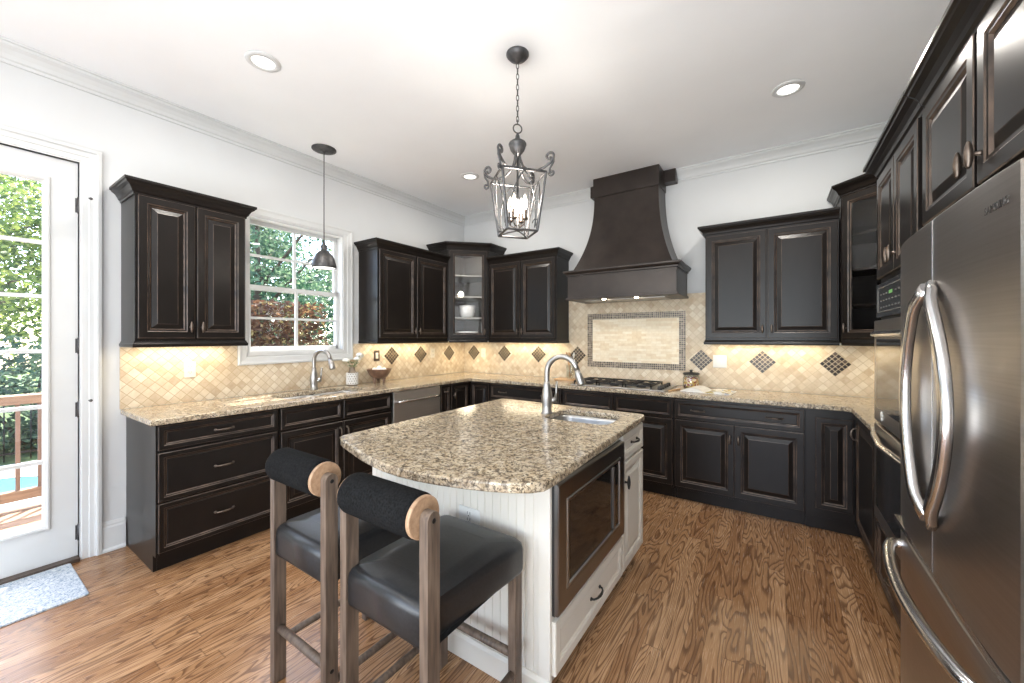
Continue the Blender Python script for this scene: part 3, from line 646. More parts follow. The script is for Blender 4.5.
mw = thing('microwave', 'stainless built-in microwave with dark window in the island side', 'microwave', (bx1, -2.8725, .335), R(90)); W, Hh = .772, .50
mb = MB(); mb.box(0, -.012, 0, W, -.0015, Hh); mb.build('body', 'black', mw)
mb = MB(); mb.rings(0, .004, W, Hh, [(0, -.012), (.0, -.026), (.004, -.030), (.068, -.030), (.072, -.022), (.072, -.012)]); mb.build('trim_frame', 'darksteel', mw)
mb = MB(); mb.rings(.072, .076, W - .072, Hh - .072, [(0, -.012), (0, -.028), (.003, -.033), (.013, -.033), (.016, -.026)]); mb.box(W - .178, -.034, .10, W - .160, -.018, Hh - .096); mb.build('door', 'darksteel', mw)
mb = MB(); mb.box(.086, -.026, .090, W - .176, -.012, Hh - .086); mb.build('window', 'blackgl', mw)
mb = MB(); mb.box(W - .162, -.027, .090, W - .086, -.012, Hh - .086); p_ = mb.build('control_panel', 'blackgl', mw, bevel=.002)
rt = thing('sink', 'small stainless prep sink set in the island top', 'sink', (2.655, -1.975, CT0 - .17), R(2))
s_ = sinkbowl(rt, 0, 0, .40, .33, .165, .06); s_.location = (0, 0, -(CT0 - .17))

def outlet(label, loc, rot, mat='outlet', kind='duplex', W=.072, Hh=.116, group=None):
    rt = thing('outlet' if kind == 'duplex' else 'light_switch', label, 'outlet' if kind == 'duplex' else 'switch', loc, rot, group)
    mb = MB(); mb.box(-W / 2, -.006, 0, W / 2, 0, Hh); mb.build('plate', mat, rt, bevel=.003)
    if kind == 'duplex':
        for z in (Hh * .32, Hh * .68):
            mb = MB(); mb.lathe([(.0165, -.0085), (.0165, -.006)], (0, 0, z), 16, axis='y'); s = mb.build('socket', mat, rt)
            mb = MB(); mb.box(-.008, -.0092, z - .003, -.006, -.0085, z + .008); mb.box(.006, -.0092, z - .003, .008, -.0085, z + .008); mb.box(-.002, -.0092, z - .011, .002, -.0085, z - .007); mb.build('slots', 'black', s)
    else:
        mb = MB(); mb.box(-.017, -.010, Hh * .22, .017, -.006, Hh * .78); mb.build('rocker', 'outlet' if mat != 'outwhite' else mat, rt, bevel=.002)
    return rt
outlet('cream outlet on the left tile backsplash under the lone left cabinet', (TT, -3.108, 1.095), R(90))
outlet('dark bronze switch plate with a light rocker above the brown footed bowl', (TT, -1.464, 1.135), R(90), 'bronze', 'switch')
outlet('cream outlet on the left wall between two diamond insets', (TT, -.623, 1.135), R(90))
outlet('cream outlet on the back wall between two diamonds left of the hood', (.349, -TT, 1.125), 0)
outlet('white switch plate on the back wall above the open cookbook', (3.183, -TT, 1.105), 0, 'outwhite', 'switch', .115, .118)
outlet('white outlet mounted sideways on the white beadboard island front', (2.525, by0, .583), 0, 'outwhite', 'duplex', .116, .075)
for i in bpy.data.objects:
    pass

# ------------------------------------------------------------------ faucets
def faucet(label, loc, rot, hgt, reach, tilt=0, s=1.0):
    rt = thing('faucet', label, 'faucet', loc, rot)
    mb = MB(); mb.lathe([(.03 * s, 0), (.03 * s, .006), (.024 * s, .012), (.0235 * s, .05), (.028 * s, .09), (.026 * s, .12), (.018 * s, .17), (.0135 * s, .2)]); mb.build('base', 'nickel', rt)
    rr_ = reach / 2; zc = hgt - rr_; pts = [(0, 0, .17), (0, 0, zc * .8), (0, 0, zc)]
    for k in range(1, 12): a = math.pi * (1 - k / 12 * 1.02); pts.append((rr_ + rr_ * math.cos(a), 0, zc + rr_ * math.sin(a)))
    mb = MB(); mb.tube(pts, .0135 * s, 14); mb.build('spout', 'nickel', rt)
    e = Vector(pts[-1]); d = (Vector(pts[-1]) - Vector(pts[-2])).normalized()
    mb = MB(); mb.tube([tuple(e), tuple(e + d * .02), tuple(e + d * .03), tuple(e + d * .085), tuple(e + d * .095)], [.014 * s, .0145 * s, .018 * s, .021 * s, .017 * s], 14); mb.build('spray_head', 'nickel', rt)
    mb = MB(); c_, s_ = math.cos(R(tilt)), math.sin(R(tilt)); Lp = lambda q, z: (q * c_ * s, q * s_ * s, z); mb.tube([Lp(.0, .075), Lp(.03, .08), Lp(.045, .085)], [.016 * s, .014 * s, .015 * s], 12); mb.tube([Lp(.042, .085), Lp(.047, .13), Lp(.050, .20)], [.009, .0065, .009], 10); mb.build('lever', 'nickel', rt)
    return rt
faucet('tall gooseneck nickel faucet on the island top', (2.42, -2.005, CT), R(2), .36, .205, 32, 1.25)
faucet('gooseneck nickel faucet at the sink under the window', (.085, -2.205, CT), R(12), .36, .20, 40, 1.3)

# ------------------------------------------------------------------ cooktop and hood
ck = thing('cooktop', 'stainless gas cooktop with black grates in the back counter', 'cooktop', (2.365, -.335, CT))
mb = MB(); mb.box(-.455, -.255, .0005, .455, .235, .010); mb.build('plate', 'steel', ck, bevel=.004)
for gx in (-.315, -.055, .205):
    mb = MB(); b = .006; z0, z1 = .030, .044
    x0, x1, y0, y1 = gx - .122, gx + .122, -.215, .205
    for a in ((x0, y0, x1, y0 + .012), (x0, y1 - .012, x1, y1), (x0, y0, x0 + .012, y1), (x1 - .012, y0, x1, y1), (x0, -.011, x1, .001)): mb.box(a[0], a[1], z0, a[2], a[3], z1)
    for cy in (-.11, .10):
        for an in range(4):
            c, s = math.cos(R(45 + 90 * an)), math.sin(R(45 + 90 * an)); mb.tube([(gx + c * .03, cy + s * .03, z1), (gx + c * .135, cy + s * .1, z0 + .006)], .006, 6)
    for x in (x0 + .006, x1 - .006):
        for y in (y0 + .006, y1 - .006): mb.box(x - .006, y - .006, .010, x + .006, y + .006, z0)
    mb.build('grate', 'iron', ck)
    for cy in (-.11, .10):
        mb = MB(); mb.lathe([(.045, .010), (.042, .018), (.028, .019), (.028, .026), (.001, .027)], (gx, cy, 0), 20); mb.build('burner', 'iron', ck)
for k in range(5):
    mb = MB(); mb.lathe([(.021, .010), (.020, .016), (.017, .038), (.001, .04)], (.395, -.20 + k * .085, 0), 16); mb.build('knob', 'black', ck)
hd = thing('range_hood', 'dark bronze curved range hood rising to the ceiling above the cooktop', 'range hood', (2.365, -.0115, 1.775))
def hz(z): return z - 1.775
mb = MB(); mb.box(-.545, -.505, 0, .545, 0, .022); mb.box(-.531, -.488, .022, .531, 0, .245); mb.build('skirt', 'copper', hd, bevel=.003)
mb = MB(); mb.sweep([(-.531, 0), (-.531, -.488), (.531, -.488), (.531, 0)], [(0, .245), (.012, .245), (.014, .262), (.026, .268), (.036, .282), (.038, .298), (0, .298)]); mb.build('ledge_moulding', 'copper', hd, bevel=.002)
mb = MB(); L = []
for k in range(25):
    u = k / 24; z = .298 + u * (2.862 - 1.775 - .298); q = (1 - u) ** 2.3
    w_ = .325 + (.492 - .325) * q; d_ = .275 + (.455 - .275) * q; L.append([(-w_, 0, z), (-w_, -d_, z), (w_, -d_, z), (w_, 0, z)])
mb.loft(L, 0, False); mb.build('canopy', 'copper', hd)
mb = MB(); mb.box(-.333, -.29, hz(2.855), .333, 0, hz(H) - .001); mb.build('chimney_cap', 'copper', hd, bevel=.003)
mb = MB(); mb.box(-.44, -.105, hz(2.925), .445, 0, hz(H) - .001); mb.build('wall_cap', 'copper', hd, bevel=.003)
for x in (-.16, .16):
    mb = MB(); mb.lathe([(.016, -.010), (.022, 0)], (x, -.43, 0), 16); mb.build('lamp', 'bulb', hd)
    light('hood_lamp', 'SPOT', (2.365 + x, -.43, 1.755), 3.0, (1, .88, .7), (0, 0, 0), .03).data.spot_size = R(120)
mb = MB(); mb.box(-.40, -.36, -.006, .40, -.1, 0); mb.build('filter', 'steel', hd)

# ------------------------------------------------------------------ right run: tower, ovens, fridge and cabinet over it
XF = XR - BD
ZT = 2.30
tw = thing('oven_tower', 'tall dark oven cabinet with two upper doors holding the wall ovens', 'cabinet', (XR - TG, -1.367, 0), R(-90)); W = .77
mb = MB()
for x in (0, W - .02): mb.extr([(0, 0), (-BD + .04, 0), (-BD + .04, .1), (-BD, .1), (-BD, ZT - .03), (0, ZT - .03)], 'x', x, x + .02)
mb.box(.02, -BD, 1.675, W - .02, 0, ZT - .03); mb.box(.02, -BD, .1, W - .02, 0, .44); mb.box(.02, -BD + .04, 0, W - .02, -BD + .06, .1); mb.box(.02, -.02, .44, W - .02, 0, 1.675); mb.build('body', 'cab', tw, bevel=.0015)
dwid = (W - .06) / 2
front(tw, 'door', .012, 1.70, dwid, ZT - .075 - 1.70, BD, 'lr'); front(tw, 'door', .020 + dwid, 1.70, dwid, ZT - .075 - 1.70, BD, 'll')
front(tw, 'drawer', .012, .125, W - .024, .30, BD, 'pull')
CROWN_R = [(o * 1.15, u) for o, u in CROWN]
crown(tw, [(0, -.30), (0, -BD), (W, -BD)], ZT - .069, CROWN_R)
ov = thing('double_oven', 'stainless double wall oven with control panel in the dark tower', 'oven', (XR - TG, -1.367, .445), R(-90)); zo = .445
mb = MB(); mb.box(.025, -BD - .0005, .0, W - .025, -.03, 1.22); mb.build('body', 'black', ov)
mb = MB(); mb.box(.012, -BD - .022, 1.05, W - .012, -BD - .001, 1.222); cp = mb.build('control_panel', 'blackgl', ov, bevel=.004)
mb = MB(); mb.rings(.06, 1.075, W - .06, 1.198, [(0, -BD - .022), (0, -BD - .0245), (.004, -BD - .0245), (.004, -BD - .022)])
for r_ in range(3):
    for c_ in range(9):
        if 3 <= c_ <= 4 and r_ == 2: continue
        mb.box(.12 + c_ * .058, -BD - .0235, 1.095 + r_ * .032, .145 + c_ * .058, -BD - .022, 1.101 + r_ * .032)
mb.build('buttons', 'greyprint', cp)
mb = MB(); mb.box(.30, -BD - .0235, 1.155, .36, -BD - .022, 1.17); mb.build('clock_display', 'digit', cp)
def oven_door(z0, z1, bow, hz_):
    mb = MB(); mb.box(.012, -BD - .03, z0, W - .012, -BD - .001, z1); d = mb.build('oven_door', 'fridge', ov, bevel=.005)
    mb = MB(); mb.box(.075, -BD - .032, z0 + .07, W - .075, -BD - .028, z1 - .095); mb.build('window', 'blackgl', d, bevel=.001)
    y = -BD - .03; mb = MB(); mb.tube([(.06, y, hz_), (.065, y - .008, hz_), (.10, y - .016, hz_), (W / 2, y - .018 - bow, hz_), (W - .10, y - .016, hz_), (W - .065, y - .008, hz_), (W - .06, y, hz_)], .0135, 12); mb.build('handle', 'handle', d)
    return d
d_ = oven_door(.515, 1.035, .012, .965)
mb = MB()
for a in (15, 75, 135, 195, 260, 320): mb.tube([(.20, -BD - .031, .558), (.20 + .024 * math.cos(R(a)), -BD - .031, .558 + .024 * math.sin(R(a)))], .0035, 6)
mb.build('emblem', 'outwhite', d_)
oven_door(.005, .500, .02, .445)
fc = thing('fridge_cabinet', 'dark two-door cabinet built over the refrigerator', 'cabinet', (XR - TG, -2.139, 0), R(-90)); W2 = 1.08
mb = MB(); mb.box(0, -BD, 1.785, W2, 0, ZT - .03); mb.box(0, -BD, 0, .02, 0, 1.785); mb.box(W2 - .02, -BD, 0, W2, 0, 1.785); mb.build('body', 'cab', fc, bevel=.0015)
front(fc, 'door', .022, 1.80, .445, ZT - .08 - 1.80, BD, 'lr'); front(fc, 'door', .492, 1.80, .445, ZT - .08 - 1.80, BD, 'll')
crown(fc, [(0, -BD), (W2, -BD), (W2, 0)], ZT - .069, CROWN_R)

fg = thing('refrigerator', 'tall stainless french door refrigerator at the right edge', 'refrigerator', (XR - .004, -2.164, 0), R(-90)); FW = .933
# local x 0..FW left to right, front at -y; seam plane 0.737 m from the wall
FD = XR - .004 - 3.985
mb = MB(); mb.box(.006, -FD + .085, .03, FW - .006, -.02, 1.745); mb.box(.03, -FD + .12, 0, FW - .03, -.05, .03); mb.build('body', 'fridge', fg, bevel=.004)
def door_plan(x0, x1, round0, round1):
    p = []; n = 14
    def fy(x):
        t = abs(x - FW / 2) / (FW / 2); return -FD + (.026 if x < FW / 2 else .014) * t ** 4
    r = .022
    for k in range(n + 1):
        x = x0 + (x1 - x0) * k / n; y = fy(x)
        if round0 and x - x0 < r * 1.01 and k == 0: p.append((x, y + r))
        for xx in ([x0 + r * .3, x0 + r] if (round0 and k == 0) else []): p.append((xx, fy(xx) + (r * .3 if xx < x0 + r * .5 else 0)))
        if (round0 and k == 0): continue
        if round1 and k == n: p += [(x1 - r, fy(x1 - r)), (x1 - r * .3, fy(x1) + r * .3), (x1, y + r)]; continue
        p.append((x, y))
    return p + [(x1, -FD + .08), (x0, -FD + .08)]
def fdoor(name, x0, x1, z0, z1, r0, r1):
    pl = door_plan(x0, x1, r0, r1); mb = MB(); mb.prism(pl, z0, z1); return mb.build(name, 'fridge', fg, bevel=.005, seg=3)
ZD0, ZD1 = .735, 1.722
dl = fdoor('door', .002, FW / 2 - .002, ZD0, ZD1, True, False); dr = fdoor('door', FW / 2 + .002, FW - .002, ZD0, ZD1, False, True)
dz = fdoor('freezer_drawer', .002, FW - .002, .07, ZD0 - .02, True, True)
mb = MB(); mb.box(FW / 2 - .0016, -FD - .001, ZD0 + .003, FW / 2 + .0016, -FD + .06, ZD1 - .003); mb.build('seam_strip', 'handle', fg)
mb = MB(); mb.box(.02, -FD + .004, ZD0 - .019, FW - .02, -FD + .06, ZD0 - .001); mb.build('drawer_lip', 'handle', fg)
def fhandle(parent, s):
    za, zb = .878, 1.535; n = 28; C_ = []
    for k in range(n + 1):
        u = k / n; b = math.sin(math.pi * u) ** .8
        C_.append((FW / 2 + s * (.022 + (.172 if s > 0 else .142) * b), -FD - .010 - .016 * min(1, math.sin(math.pi * u) * 4), za + (zb - za) * u))
    mb = MB(); L = []
    for k, p in enumerate(C_):
        a = Vector(C_[max(k - 1, 0)]); b_ = Vector(C_[min(k + 1, n)]); t = b_ - a; t.y = 0; t.normalize(); nx, nz = t.z, -t.x; w_ = .0185; th = .009
        L.append([(p[0] + i * nx * w_, p[1] + j * th, p[2] + i * nz * w_) for i, j in ((-1, .3), (-.92, -.6), (-.55, -1), (.55, -1), (.92, -.6), (1, .3), (.8, 1.6), (-.8, 1.6))])
    mb.loft(L, 0, True)
    return mb.build('handle', 'handle', parent)
fhandle(dl, -1); fhandle(dr, 1)
pts = [(.078, -FD + .03, .652), (.080, -FD + .0, .652)]
for k in range(21):
    u = k / 20; pts.append((.084 + .73 * u, -FD - .014 - .046 * math.sin(math.pi * u) ** .7, .652))
pts += [(.818, -FD + .0, .652), (.820, -FD + .03, .652)]
mb = MB(); mb.tube(pts, .017, 12); mb.build('handle', 'handle', dz)
def text_mesh(name, s, size, mat, parent, loc, rot, ext=.001):
    c = bpy.data.curves.new(name, 'FONT'); c.body = s; c.size = size; c.extrude = ext; c.align_x = 'CENTER'
    o = bpy.data.objects.new(name, c); COL.objects.link(o); dg = bpy.context.evaluated_depsgraph_get(); dg.update()
    me = bpy.data.meshes.new_from_object(o.evaluated_get(dg)); bpy.data.objects.remove(o, do_unlink=True)
    me.materials.clear(); me.materials.append(M[mat]); q = bpy.data.objects.new(name, me); COL.objects.link(q); q.parent = parent; q.location = loc; q.rotation_euler = rot; return q
text_mesh('logo', 'SAMSUNG', .022, 'logo', dr, (FW / 2 + .37, -FD + .004, 1.648), (R(90), 0, 0))

# ------------------------------------------------------------------ ceiling fixtures
CL = ['recessed ceiling light above the left side of the room', 'recessed ceiling light near the back wall right of the hood', 'recessed ceiling light partly hidden behind the lantern']
for i, (x, y) in enumerate(CANS):
    rt = thing('ceiling_light', CL[i] if i < 3 else 'unseen recessed ceiling light added behind the viewer', 'ceiling light', (x, y, H - .012), 0, 'recessed ceiling lights')  # fixtures after the third are out of view, added for their light
    mb = MB(); mb.lathe([(.062, .006), (.064, 0), (.092, .006), (.094, .012), (.062, .012)], n=32, caps=False); mb.build('trim_ring', 'trim', rt)
    mb = MB(); mb.lathe([(.064, .006), (.062, .0119)], n=32); mb.build('lens', 'can', rt)
# pendant over the sink
pd = thing('pendant_light', 'grey metal dome pendant light hanging in front of the window', 'pendant light', (.323, -2.248, 2.0))
mb = MB(); mb.lathe([(.10, 1.042), (.10, 1.0495), (.001, 1.0495)]); mb.lathe([(.10, 1.042), (.07, 1.032), (.015, 1.028), (.010, 1.018)]); mb.build('canopy', 'lantern', pd)
mb = MB(); mb.tube([(0, 0, .23), (0, 0, 1.03)], .004, 8); mb.build('rod', 'lantern', pd)
mb = MB(); mb.lathe([(.098, 0), (.1, .012), (.098, .03), (.086, .08), (.066, .12), (.04, .148), (.026, .155), (.024, .175), (.028, .18), (.026, .20), (.012, .212), (.008, .24)], caps=False); mb.build('shade', 'lantern', pd, solid=.003)
mb = MB(); mb.lathe([(.094, .006), (.001, .0065)], caps=False); mb.build('diffuser', 'can', pd)
# lantern chandelier
ln = thing('lantern_chandelier', 'iron lantern chandelier with four candle bulbs above the island', 'chandelier', (2.37, -2.27, 2.0), R(51))
LZ = lambda z: z - 2.0
mb = MB(); mb.lathe([(.066, LZ(3.049)), (.066, LZ(3.04)), (.05, LZ(3.022)), (.02, LZ(3.008)), (.006, LZ(2.995))]); mb.build('canopy', 'lantern', ln)
mb = MB(); z = 2.995; k = 0
while z > 2.66:
    a = k * math.pi / 2; pts = []
    for j in range(13): q = 2 * math.pi * j / 12; pts.append((math.cos(a) * .0075 * math.cos(q), math.sin(a) * .0075 * math.cos(q), LZ(z) - .017 + .019 * math.sin(q)))
    mb.tube(pts, .0022, 6, caps=False); z -= .031; k += 1
mb.build('chain', 'lantern', ln)
mb = MB(); mb.tube([(.026 * math.cos(q), 0, LZ(2.612) + .026 * math.sin(q)) for q in [2 * math.pi * j / 20 for j in range(21)]], .004, 8, caps=False); mb.tube([(0, 0, LZ(2.64)), (0, 0, LZ(2.665))], .003, 6); mb.build('ring', 'lantern', ln)
mb = MB(); mb.lathe([(.004, LZ(2.588)), (.012, LZ(2.57)), (.016, LZ(2.55)), (.030, LZ(2.543)), (.048, LZ(2.53)), (.052, LZ(2.522)), (.052, LZ(2.514)), (.045, LZ(2.510)), (.047, LZ(2.50)), (.040, LZ(2.484)), (.028, LZ(2.468)), (.012, LZ(2.45))]); mb.build('hub', 'lantern', ln)
ta, ba, tz, bz = .128, .089, LZ(2.325), 0.0
def bar(mb, a, b, r=.0072): mb.tube([a, b], r, 6, sm=False)
mb = MB(); cor = [(1, 1), (-1, 1), (-1, -1), (1, -1)]
for i in range(4):
    (x, y), (X, Y) = cor[i], cor[(i + 1) % 4]
    bar(mb, (x * ta, y * ta, tz), (X * ta, Y * ta, tz)); bar(mb, (x * ba, y * ba, bz), (X * ba, Y * ba, bz)); bar(mb, (x * ta, y * ta, tz), (x * ba, y * ba, bz), .0076)
mb.build('frame', 'lantern', ln)
def scroll(c, ux, uy, r0, turns, start, sgn, n=22):   # spiral in the vertical plane of (ux,uy)
    p = []
    for j in range(n + 1):
        t = j / n; a = start + sgn * 2 * math.pi * turns * t; r = r0 * (1 - .72 * t); p.append((c[0] + ux * r * math.cos(a), c[1] + uy * r * math.cos(a), c[2] + r * math.sin(a)))
    return p
for i in range(4):
    x, y = cor[i]; s = math.sqrt(.5); ux, uy = x * s, y * s; mb = MB()
    def P(rad, z): return (ux * rad, uy * rad, z)
    tr = ta * math.sqrt(2)
    arm = [P(.012, LZ(2.47)), P(.018, LZ(2.43)), P(.035, LZ(2.385)), P(.075, LZ(2.352)), P(.125, LZ(2.342)), P(tr - .01, LZ(2.352)), P(tr + .026, LZ(2.372)), P(tr + .046, LZ(2.402))]
    arm += scroll((ux * (tr + .020), uy * (tr + .020), LZ(2.406)), ux, uy, .027, .95, 0, 1)[1:]
    mb.tube(arm, .0072, 8)
    mb.tube([P(tr + .046, LZ(2.402)), P(tr + .044, LZ(2.372)), P(tr + .022, LZ(2.34)), P(tr + .02, LZ(2.318))] + scroll((ux * (tr + .034), uy * (tr + .034), LZ(2.314)), ux, uy, .018, .9, math.pi, 1)[1:], .006, 8)
    mb.build('scroll_arm', 'lantern', ln)
    # side arches: wire oval and corner curls on each face
    (X, Y) = cor[(i + 1) % 4]; mb = MB()
    def F(a, h):   # a in -1..1 across the face, h 0..1 up
        w_ = ba + (ta - ba) * h; mx, my = (x + X) / 2 * w_, (y + Y) / 2 * w_; return (mx + (X - x) / 2 * w_ * a, my + (Y - y) / 2 * w_ * a, h * tz)
    for sg in (-1, 1): mb.tube([F(sg * .80 * math.cos(t * math.pi / 2 / 16) ** .75, .05 + .93 * t / 16) for t in range(17)], .0042, 6)
    for sg in (-1, 1):
        mb.tube([F(sg * (.88 - .20 * (1 - j / 16) * math.cos(2 * math.pi * 1.1 * j / 16) - .06), .12 + .10 * (1 - j / 16) * math.sin(2 * math.pi * 1.1 * j / 16)) for j in range(17)], .003, 6)
    mb.build('side_scrollwork', 'lantern', ln)
mb = MB()
for (x, y) in cor[:2]: mb.tube([(x * ba, y * ba, 0), (x * ba * .5, y * ba * .5, .012), (0, 0, .016), (-x * ba * .5, -y * ba * .5, .012), (-x * ba, -y * ba, 0)], .004, 6)
mb.lathe([(.004, .01), (.016, .018), (.018, .03), (.008, .04), (.006, LZ(2.46))], n=12); mb.build('stem', 'lantern', ln)
for i in range(4):
    a = R(45 + 90 * i); c, s = math.cos(a), math.sin(a); mb = MB()
    mb.tube([(c * .006, s * .006, .05), (c * .025, s * .025, .038), (c * .045, s * .045, .05), (c * .048, s * .048, .072)], .0035, 8)
    mb.lathe([(.006, .07), (.017, .075), (.018, .082), (.011, .085), (.0105, .13), (.001, .131)], (c * .048, s * .048, 0), 12); cd = mb.build('candle_arm', 'bronze', ln)
    mb = MB(); mb.lathe([(.007, .130), (.013, .15), (.0155, .168), (.012, .19), (.005, .212), (.001, .222)], (c * .048, s * .048, 0), 12); mb.build('bulb', 'bulb', cd)
light('lantern_glow', 'POINT', (2.37, -2.27, 2.20), 17, (1, .92, .82), size=.05)

# ------------------------------------------------------------------ stools
def stool(label, x0, x1, yb, yfr):
    rt = thing('bar_stool', label, 'stool', ((x0 + x1) / 2, (yb + yfr) / 2, 0), 0, 'bar stools at the island'); hw = (x1 - x0) / 2; hd_ = (yfr - yb) / 2
    for s in (-1, 1):
        mb = MB(); tx, ty = .0165, .0235; L = []
        pr = [(-ty, 0), (ty, 0), (ty, .885)] + [(ty * math.cos(R(k * 18)), .885 + ty * math.sin(R(k * 18))) for k in range(1, 10)] + [(-ty, .885)]
        mb.T = Matrix.Translation((s * hw, -hd_, 0)); mb.extr(pr, 'x', -tx, tx); mb.lathe([(.0075, s * tx), (.0075, s * (tx + .0015)), (.004, s * (tx + .002))], (0, 0, .883), 12, 1, axis='x'); mb.lathe([(.0075, s * tx), (.0075, s * (tx + .0015)), (.004, s * (tx + .002))], (0, 0, .21), 12, 1, axis='x')
        mb.build('back_leg', ['stoolwood', 'iron'], rt, bevel=.004)
        mb = MB(); mb.box(s * hw - tx, hd_ - .024, 0, s * hw + tx, hd_ + .024, .53); mb.build('front_leg', 'stoolwood', rt, bevel=.004)
        mb = MB(); mb.tube([(s * hw, -hd_, .157), (s * hw, hd_, .157)], .0135, 14); mb.build('side_rail', 'stoolwood', rt)
    for y, nm in ((-hd_, 'back_rail'), (hd_, 'foot_rail')):
        mb = MB(); mb.tube([(-hw, y, .213), (hw, y, .213)], .0155, 14); mb.build(nm, 'stoolwood', rt)
    mb = MB(); L = []
    pl = lambda g, dz: [(x, y, dz) for x, y in rrect(0, .012, 2 * (hw + .022 - g), 2 * (hd_ + .03 - g), .03)]
    # keep the cushion between the back legs at the rear by narrowing it there
    def nar(l): return [((max(-hw + .019, min(hw - .019, x)) if y < -hd_ + .03 else x), y, z + .006 * (1 - (x / .24) ** 2) * (1 if z > .6 else 0)) for x, y, z in l]
    for g, z in ((.02, .512), (.004, .516), (0, .53), (0, .60), (.004, .618), (.014, .629), (.03, .634), (.10, .638)): L.append(nar(pl(g, z)))
    mb.loft(L, 0, True); mb.build('seat', 'leather', rt)
    rl = hw - .02; mb = MB(); r = .064
    prof = [(r - .012, -rl + .004), (r - .002, -rl + .006), (r + .001, -rl + .018)] + [(r + .001, -rl + .018 + (2 * rl - .044) * k / 8) for k in range(1, 8)] + [(r + .001, rl - .026), (r - .002, rl - .015), (r - .012, rl - .012)]
    mb.lathe(prof, (0, -hd_, .883), 36, axis='x'); bk = mb.build('back_roll', 'boucle', rt)
    for s, tk in ((-1, .006), (1, .014)):
        mb = MB(); mb.lathe([(r - .007, s * (rl - tk)), (r - .004, s * (rl - tk + .002)), (r - .004, s * (rl - .002)), (r - .007, s * (rl + .001))], (0, -hd_, .883), 36, axis='x'); mb.build('end_disc', 'discwood', bk)
    return rt
stool('black leather bar stool with a fleecy rolled back, the nearer one in front', 2.444, 2.819, -3.409, -2.976)
stool('black leather bar stool with a fleecy rolled back, the farther one on the left', 1.938, 2.303, -3.395, -2.972)

# ------------------------------------------------------------------ rug and things on the counters
mb = MB(); L = []
for g, z in ((0, .001), (0, .008), (.004, .011)): L.append([(x, y, z) for x, y in rrect(0, 0, .51 - 2 * g, .80 - 2 * g, .01, 3)])
mb.loft(L); o = mb.build('door_mat', 'rug', loc=(.285, -4.105, 0)); tag(o, 'pale blue and white mottled door mat on the floor at the glass door', 'rug')
# vase with flowers
vz = thing('flower_vase', 'white lattice vase of white flowers beside the window sink', 'vase', (.10, -1.82, CT)); vz.scale = (1.2, 1.2, 1.2)
mb = MB(); mb.lathe([(.036, 0), (.042, .006), (.043, .08), (.04, .10), (.026, .118), (.022, .14), (.024, .15), (.019, .15), (.017, .14), (.001, .13)], n=28); mb.build('vase_body', 'vasein', vz)
mb = MB()
for r_ in range(5):
    for k in range(14):
        a = 2 * math.pi * (k + (r_ % 2) * .5) / 14; zc = .018 + r_ * .019; c, s = math.cos(a), math.sin(a)
        mb.tube([(c * .044 + s * .008 * math.cos(q), s * .044 - c * .008 * math.cos(q), zc + (.009) * math.sin(q)) for q in [2 * math.pi * j / 8 for j in range(9)]], .0034, 5, caps=False)
mb.build('lattice', 'white', vz)
def blob(mb, c, r, n=8, m=0):
    mb.lathe([(r * math.sin(math.pi * k / n), -r * math.cos(math.pi * k / n)) for k in range(n + 1)], c, 10, m)
for i, (dx, dy, dz) in enumerate(((-.01, -.05, .205), (.015, .035, .215), (.0, .075, .235), (.03, .05, .25))):
    mb = MB(); mb.tube([(0, 0, .14), (dx * .5, dy * .5, .18), (dx, dy, dz)], .002, 6); st = mb.build('stem', 'stem', vz)
    mb = MB()
    for k in range(14):
        a = 2.4 * k; rr_ = .003 * math.sqrt(k) * 2.1; blob(mb, (dx + rr_ * math.cos(a), dy + rr_ * math.sin(a), dz + .012 - .0008 * k), .0105, 6)
    mb.build('blossom', 'petal', st)
mb = MB()
for k in range(26):
    a = random.uniform(0, 6.28); r_ = random.uniform(.015, .06); z = random.uniform(.155, .20); c, s = math.cos(a), math.sin(a); p = Vector((c * r_, s * r_, z)); u = Vector((c, s, random.uniform(-.4, .6))).normalized() * .022; v = Vector((-s, c, 0)) * .007
    q = mb.add([p - u, p + v, p + u, p - v]); mb.face(q)
mb.build('leaves', 'stem', vz, solid=.0008)
# footed bowl
bw = thing('footed_bowl', 'brown glazed footed bowl filled with white cotton by the switch', 'bowl', (.14, -1.53, CT)); bw.scale = (1.28, 1.28, 1.2)
mb = MB(); mb.lathe([(.001, .038), (.04, .038), (.065, .055), (.085, .085), (.098, .118), (.101, .122), (.094, .12), (.08, .09), (.055, .058), (.001, .046)], n=32, caps=False); mb.build('bowl_body', 'bowl', bw)
for k in range(3):
    a = R(30 + 120 * k); mb = MB(); mb.lathe([(.010, 0), (.011, .01), (.016, .045)], (.042 * math.cos(a), .042 * math.sin(a), 0), 12); mb.build('foot', 'bowl', bw)
cot = thing('cotton_ball_pile', 'heap of white cotton lying in the brown footed bowl', 'cotton', (.14, -1.53, CT + .075)); cot.scale = (1.2, 1.2, 1.1); mb = MB()
for k in range(22):
    a = random.uniform(0, 6.28); r_ = random.uniform(0, .055); blob(mb, (r_ * math.cos(a), r_ * math.sin(a), .035 + random.uniform(0, .035) * (1 - r_ / .07) + .012), .022, 6)
o = mb.build('cotton', 'cotton', cot); cot['kind'] = 'stuff'
